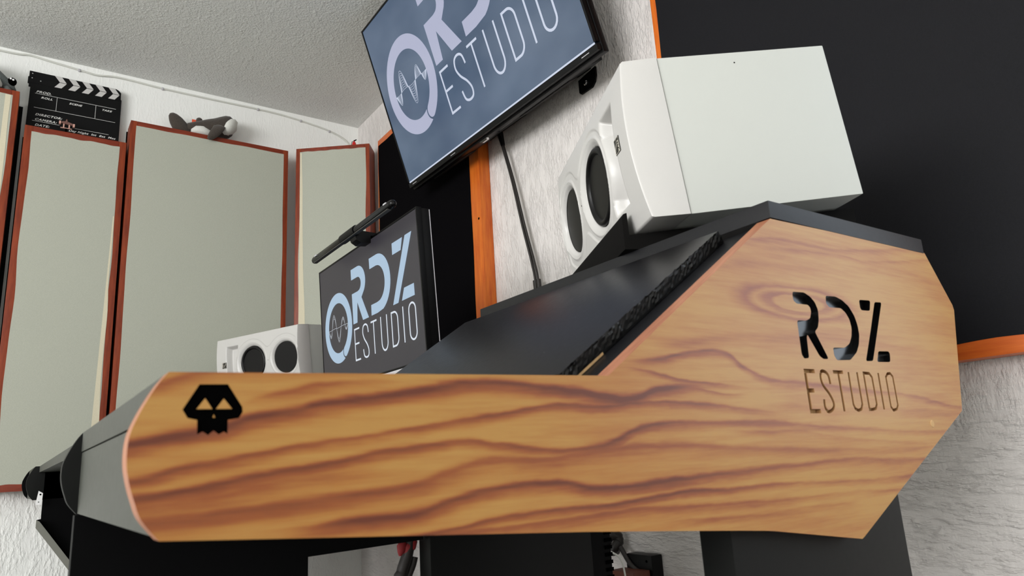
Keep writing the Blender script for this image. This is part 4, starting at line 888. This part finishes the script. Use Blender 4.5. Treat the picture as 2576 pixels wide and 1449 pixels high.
MB().loft([((xw + 0.036, 0.628, 1.462), (0.004, 0, 0), (0, 0.010, 0)), ((xw + 0.043, 0.626, 1.452), (0.010, 0, 0), (0, 0.024, 0)), ((xw + 0.050, 0.616, 1.430), (0.011, 0, 0), (0, 0.027, 0.004)), ((xw + 0.054, 0.604, 1.406), (0.011, 0, 0), (0, 0.025, 0.006)), ((xw + 0.054, 0.596, 1.390), (0.010, 0, 0), (0, 0.020, 0.006)), ((xw + 0.052, 0.592, 1.380), (0.003, 0, 0), (0, 0.007, 0.002))], 14).build('flipper', M['plush_grey'], wh, smooth=70)
MB().ball((xw + 0.0385, 0.645, 1.478), (0.002, 0.0025, 0.0025), 8).build('eye', M['gloss_black'], wh, smooth=60)
MB().box((xw - 0.002, 0.524, 1.464), (xw + 0.001, 0.540, 1.481)).build('tag', M['orange_tag'], wh)

pl = thing('grey_plush', 'slate-grey stuffed toy with black head lying on the far left panel', 'plush toy', (-2.975, -0.15, 1.427))
xp = -2.975
MB().loft([ring((xp, -0.30, 1.47), 0.01, 0.01), ring((xp, -0.28, 1.475), 0.045, 0.045), ring((xp, -0.22, 1.490), 0.055, 0.062), ring((xp, -0.17, 1.490), 0.052, 0.060, 0.3), ring((xp, -0.140, 1.482), 0.042, 0.048, 0.5), ring((xp, -0.115, 1.470), 0.030, 0.034, 0.6), ring((xp, -0.098, 1.460), 0.018, 0.022, 0.6), ring((xp, -0.092, 1.456), 0.004, 0.005)], 18).build('body', M['plush_blue'], pl, smooth=70)
MB().loft([ring((xp + 0.028, -0.185, 1.452), 0.006, 0.006), ring((xp + 0.034, -0.175, 1.456), 0.020, 0.022), ring((xp + 0.036, -0.155, 1.455), 0.020, 0.024), ring((xp + 0.032, -0.138, 1.448), 0.014, 0.018), ring((xp + 0.028, -0.129, 1.442), 0.004, 0.006)], 14).build('belly', M['plush_white'], pl, smooth=70)
hd = MB().ball((xp + 0.022, -0.1015, 1.4660), (0.017, 0.0150, 0.0150), 16).build('head', M['matte_black'], pl, smooth=60)
for y, z in ((-0.1055, 1.4700), (-0.0975, 1.4670)): MB().ball((xp + 0.0385, y, z), (0.002, 0.0038, 0.0038), 10).build('eye', M['steel_white'], hd, smooth=60)
MB().loft([((xp + 0.012, -0.120, 1.448), (0.010, 0, 0), (0, 0.012, 0)), ((xp + 0.014, -0.112, 1.436), (0.011, 0, 0), (0, 0.013, 0)), ((xp + 0.014, -0.108, 1.4275), (0.009, 0, 0), (0, 0.010, 0))], 12).build('foot', M['plush_blue'], pl, smooth=70)

ty = thing('toy_aircraft', 'tiny dusty-pink twin-boom toy aircraft on a stand before the clapperboard', 'toy', (-2.985, 0.080, 1.3052))
xt = -2.985
tb = lambda n, lo, hi, m, bev=0.001: BOX(n, lo, hi, m, ty, bev)
tb('stand', (xt - 0.010, 0.064, 1.3053), (xt + 0.010, 0.098, 1.3160), M['matte_black'])
tb('post', (xt - 0.003, 0.078, 1.3160), (xt + 0.003, 0.084, 1.3330), M['matte_black'])
tb('skid', (xt - 0.004, 0.062, 1.3330), (xt + 0.004, 0.100, 1.3355), M['toy_pink'])
tb('strut', (xt - 0.003, 0.0700, 1.3360), (xt + 0.003, 0.0745, 1.3520), M['toy_pink']); tb('strut', (xt - 0.003, 0.0880, 1.3360), (xt + 0.003, 0.0925, 1.3520), M['toy_pink'])
MB().prism([(xt - 0.004, 0.062, 1.3535), (xt - 0.004, 0.078, 1.3515), (xt - 0.004, 0.086, 1.3505), (xt - 0.004, 0.102, 1.3490), (xt - 0.004, 0.100, 1.3570), (xt - 0.004, 0.089, 1.3600), (xt - 0.004, 0.080, 1.3620), (xt - 0.004, 0.066, 1.3600)], (0.008, 0, 0)).build('wing', M['toy_brown'], ty)
MB().tube([(xt, 0.081, 1.3560), (xt, 0.0808, 1.3640), (xt, 0.0805, 1.3720)], [0.0060, 0.0040, 0.0018], 10).build('nose', M['toy_brown'], ty, smooth=50)
tb('nacelle', (xt - 0.006, 0.0560, 1.3480), (xt + 0.006, 0.0625, 1.3600), M['toy_pink']); tb('nacelle', (xt - 0.006, 0.1015, 1.3430), (xt + 0.006, 0.1080, 1.3560), M['toy_pink'])

def on4(a, e): return Vector((-2.970, 0.965, 0)) + U4 * a - N4 * e
t4 = 1.433
p = on4(0.255, 0.045)
fe = thing('toy_fire_extinguisher', 'tiny red toy fire extinguisher standing on the corner panel', 'toy', (p.x, p.y, t4))
MB().lathe((p.x, p.y, t4 + 0.0003), (0, 0, 1), [(0.0085, 0), (0.0092, 0.003), (0.0092, 0.024), (0.0080, 0.030), (0.0040, 0.034), (0.0038, 0.037)], 20).build('cylinder', M['red'], fe, smooth=45)
MB().lathe((p.x, p.y, t4 + 0.008), (0, 0, 1), [(0.0094, 0), (0.0094, 0.008)], 20).build('label', M['matte_black'], fe, smooth=45)
MB().prism([(p.x, p.y - 0.003, t4 + 0.0375), (p.x, p.y + 0.002, t4 + 0.0375), (p.x, p.y + 0.012, t4 + 0.0460), (p.x, p.y + 0.010, t4 + 0.0490), (p.x, p.y - 0.003, t4 + 0.0410)], (0.004, 0, 0)).build('lever', M['matte_black'], fe)
MB().tube([(p.x, p.y - 0.002, t4 + 0.036), (p.x, p.y - 0.010, t4 + 0.034), (p.x, p.y - 0.0125, t4 + 0.022), (p.x, p.y - 0.0120, t4 + 0.006)], 0.0013, 6).build('hose', M['matte_black'], fe, smooth=60)
p = on4(0.045, 0.045)
rw = thing('red_wedge', 'small red wedge lying on the corner panel left end', 'toy', (p.x, p.y, t4))
q = U4 * 0.026
MB().prism([p - q * 0.6 + Vector((0, 0, t4 + 0.0003)), p + q * 0.6 + Vector((0, 0, t4 + 0.0003)), p + q * 0.5 + Vector((0, 0, t4 + 0.013)), p - q * 0.55 + Vector((0, 0, t4 + 0.006))], -N4 * 0.022).build('block', M['red'], rw, bevel=0.0006)
p = on4(0.072, 0.045)
wb = thing('white_toy_block', 'small pale grey block leaning beside the red wedge on corner panel', 'toy', (p.x, p.y, t4))
MB().prism([p + U4 * -0.006 + Vector((0, 0, t4 + 0.0003)), p + U4 * 0.012 + Vector((0, 0, t4 + 0.0003)), p + U4 * 0.003 + Vector((0, 0, t4 + 0.0225)), p + U4 * -0.010 + Vector((0, 0, t4 + 0.0210))], -N4 * 0.015).build('block', M['silver'], wb, bevel=0.0006)

# ---------------------------------------------------------------- cable tacked along the wall just under the ceiling
wc = thing('wall_cable', 'thin white cable tacked along the left wall under the ceiling', 'cable', (-3.04, 0.55, 1.62))
cpts = [(-0.60, 1.637), (-0.153, 1.632), (-0.06, 1.640), (0.0, 1.634), (0.108, 1.624), (0.171, 1.619), (0.248, 1.630), (0.413, 1.625), (0.605, 1.626), (0.811, 1.629), (0.93, 1.626), (1.047, 1.614), (1.150, 1.598), (1.225, 1.570), (1.255, 1.53), (1.262, 1.45)]
MB().tube(catmull([(X0 + 0.0042, a, c) for a, c in cpts], n=6), 0.0040, 8).build('cable', M['cable_white'], wc, smooth=60)
for a, c in ((0.108, 1.624), (0.413, 1.625), (0.811, 1.629), (1.010, 1.6195), (1.150, 1.598)):
    MB().lathe((X0 + 0.0085, a, c - 0.002), (1, 0, 0), [(0.0055, -0.0080), (0.0055, 0), (0.0030, 0.0012)], 10).build('clip', M['silver'], wc, smooth=40)

# ---------------------------------------------------------------- under the desk
pc = thing('computer_tower', 'black ribbed computer tower standing under the desk between the legs', 'computer', (-1.10, 0.78, -ZO))
BOX('case', (-1.215, 0.71, -ZO), (-1.002, 0.900, -0.105), M['ebony'], pc, 0.003)
for k in range(44):
    z = -0.66 + k * 0.0124
    MB().box((-1.0019, 0.885, z), (-1.0004, 0.9012, z + 0.0060)).build('rib', M['matte_black'], pc)
kn = thing('cable_coil', 'black coiled cable hanging on the wall beside the computer tower', 'cable', (-1.40, 1.27, -0.19))
co = MB(); cc_ = Vector((-1.398, 1.262, -0.213)); 
co.tube([cc_ + Vector((0.016 * math.cos(t), 0.010 * math.sin(3.1 * t), 0.024 * math.sin(t))) for t in [i * 2 * math.pi * 2.9 / 70 for i in range(71)]], 0.011, 8)
co.build('coil', M['cable_black'], kn, smooth=60)
MB().tube(catmull([(-1.370, 1.262, -0.225), (-1.335, 1.258, -0.262), (-1.300, 1.262, -0.285), (-1.27, 1.27, -0.33), (-1.26, 1.28, -0.5), (-1.26, 1.28, -0.66)], n=5), 0.006, 8).build('tail', M['cable_black'], kn, smooth=60)
ab = thing('wall_box', 'black square box mounted low on the white back wall', 'box', (-1.31, 1.28, -0.28))
BOX('housing', (-1.355, 1.262, -0.335), (-1.268, 1.2988, -0.238), M['plastic'], ab, 0.006)
MB().lathe((-1.285, 1.2618, -0.252), (0, -1, 0), [(0.003, 0), (0.003, 0.0008)], 10).build('screw', M['matte_black'], ab)
wk = thing('wooden_ledge', 'small red-brown wooden ledge below the black wall box', 'shelf', (-1.36, 1.24, -0.30))
BOX('ledge', (-1.358, 1.205, -0.330), (-1.275, 1.2600, -0.270), M['brown_wood'], wk, 0.002)
wr = thing('white_cable', 'thin white cable arcing down beside the black computer tower', 'cable', (-1.37, 1.16, -0.28))
MB().tube(catmull([(-1.300, 1.150, -0.212), (-1.278, 1.150, -0.2185), (-1.258, 1.150, -0.226), (-1.246, 1.150, -0.243), (-1.240, 1.150, -0.285), (-1.240, 1.152, -0.40), (-1.240, 1.155, -0.66)], n=5), 0.0022, 6).build('cable', M['cable_white'], wr, smooth=60)
rb = thing('cable_loom', 'black cable straps tied with dark red ribbon hanging beside the inner desk leg', 'cable', (-0.95, 0.46, -0.12))
xr = -0.942
rib = MB()
for a, c, dy in ((0.0, 0.0, 0.000), (0.008, -0.003, 0.010), (0.014, 0.002, 0.016)):
    rib.loft([((xr, 0.462 + dy, -0.0995 + c), (0.003, 0, 0), (0, 0.003, 0)), ((xr, 0.461 + dy, -0.106 + c), (0.004, 0, 0), (0, 0.008, 0)), ((xr, 0.460 + dy, -0.115 + c), (0.003, 0, 0), (0, 0.006, 0)), ((xr, 0.458 + dy, -0.120 + c), (0.001, 0, 0), (0, 0.002, 0))], 8)
rib.build('ribbon', M['dark_red'], rb, smooth=60)
MB().tube(catmull([(xr - 0.004, 0.475, -0.100), (xr - 0.004, 0.470, -0.122), (xr - 0.004, 0.462, -0.142), (xr - 0.004, 0.456, -0.175), (xr - 0.004, 0.455, -0.40), (xr - 0.004, 0.455, -0.62)], n=4), 0.0085, 8).build('strap', M['cable_black'], rb, smooth=60)
MB().tube(catmull([(xr - 0.004, 0.4815, -0.124), (xr - 0.004, 0.478, -0.135), (xr - 0.004, 0.470, -0.152), (xr - 0.004, 0.464, -0.180), (xr - 0.004, 0.464, -0.40), (xr - 0.004, 0.464, -0.62)], n=4), 0.0055, 8).build('strap', M['cable_black'], rb, smooth=60)
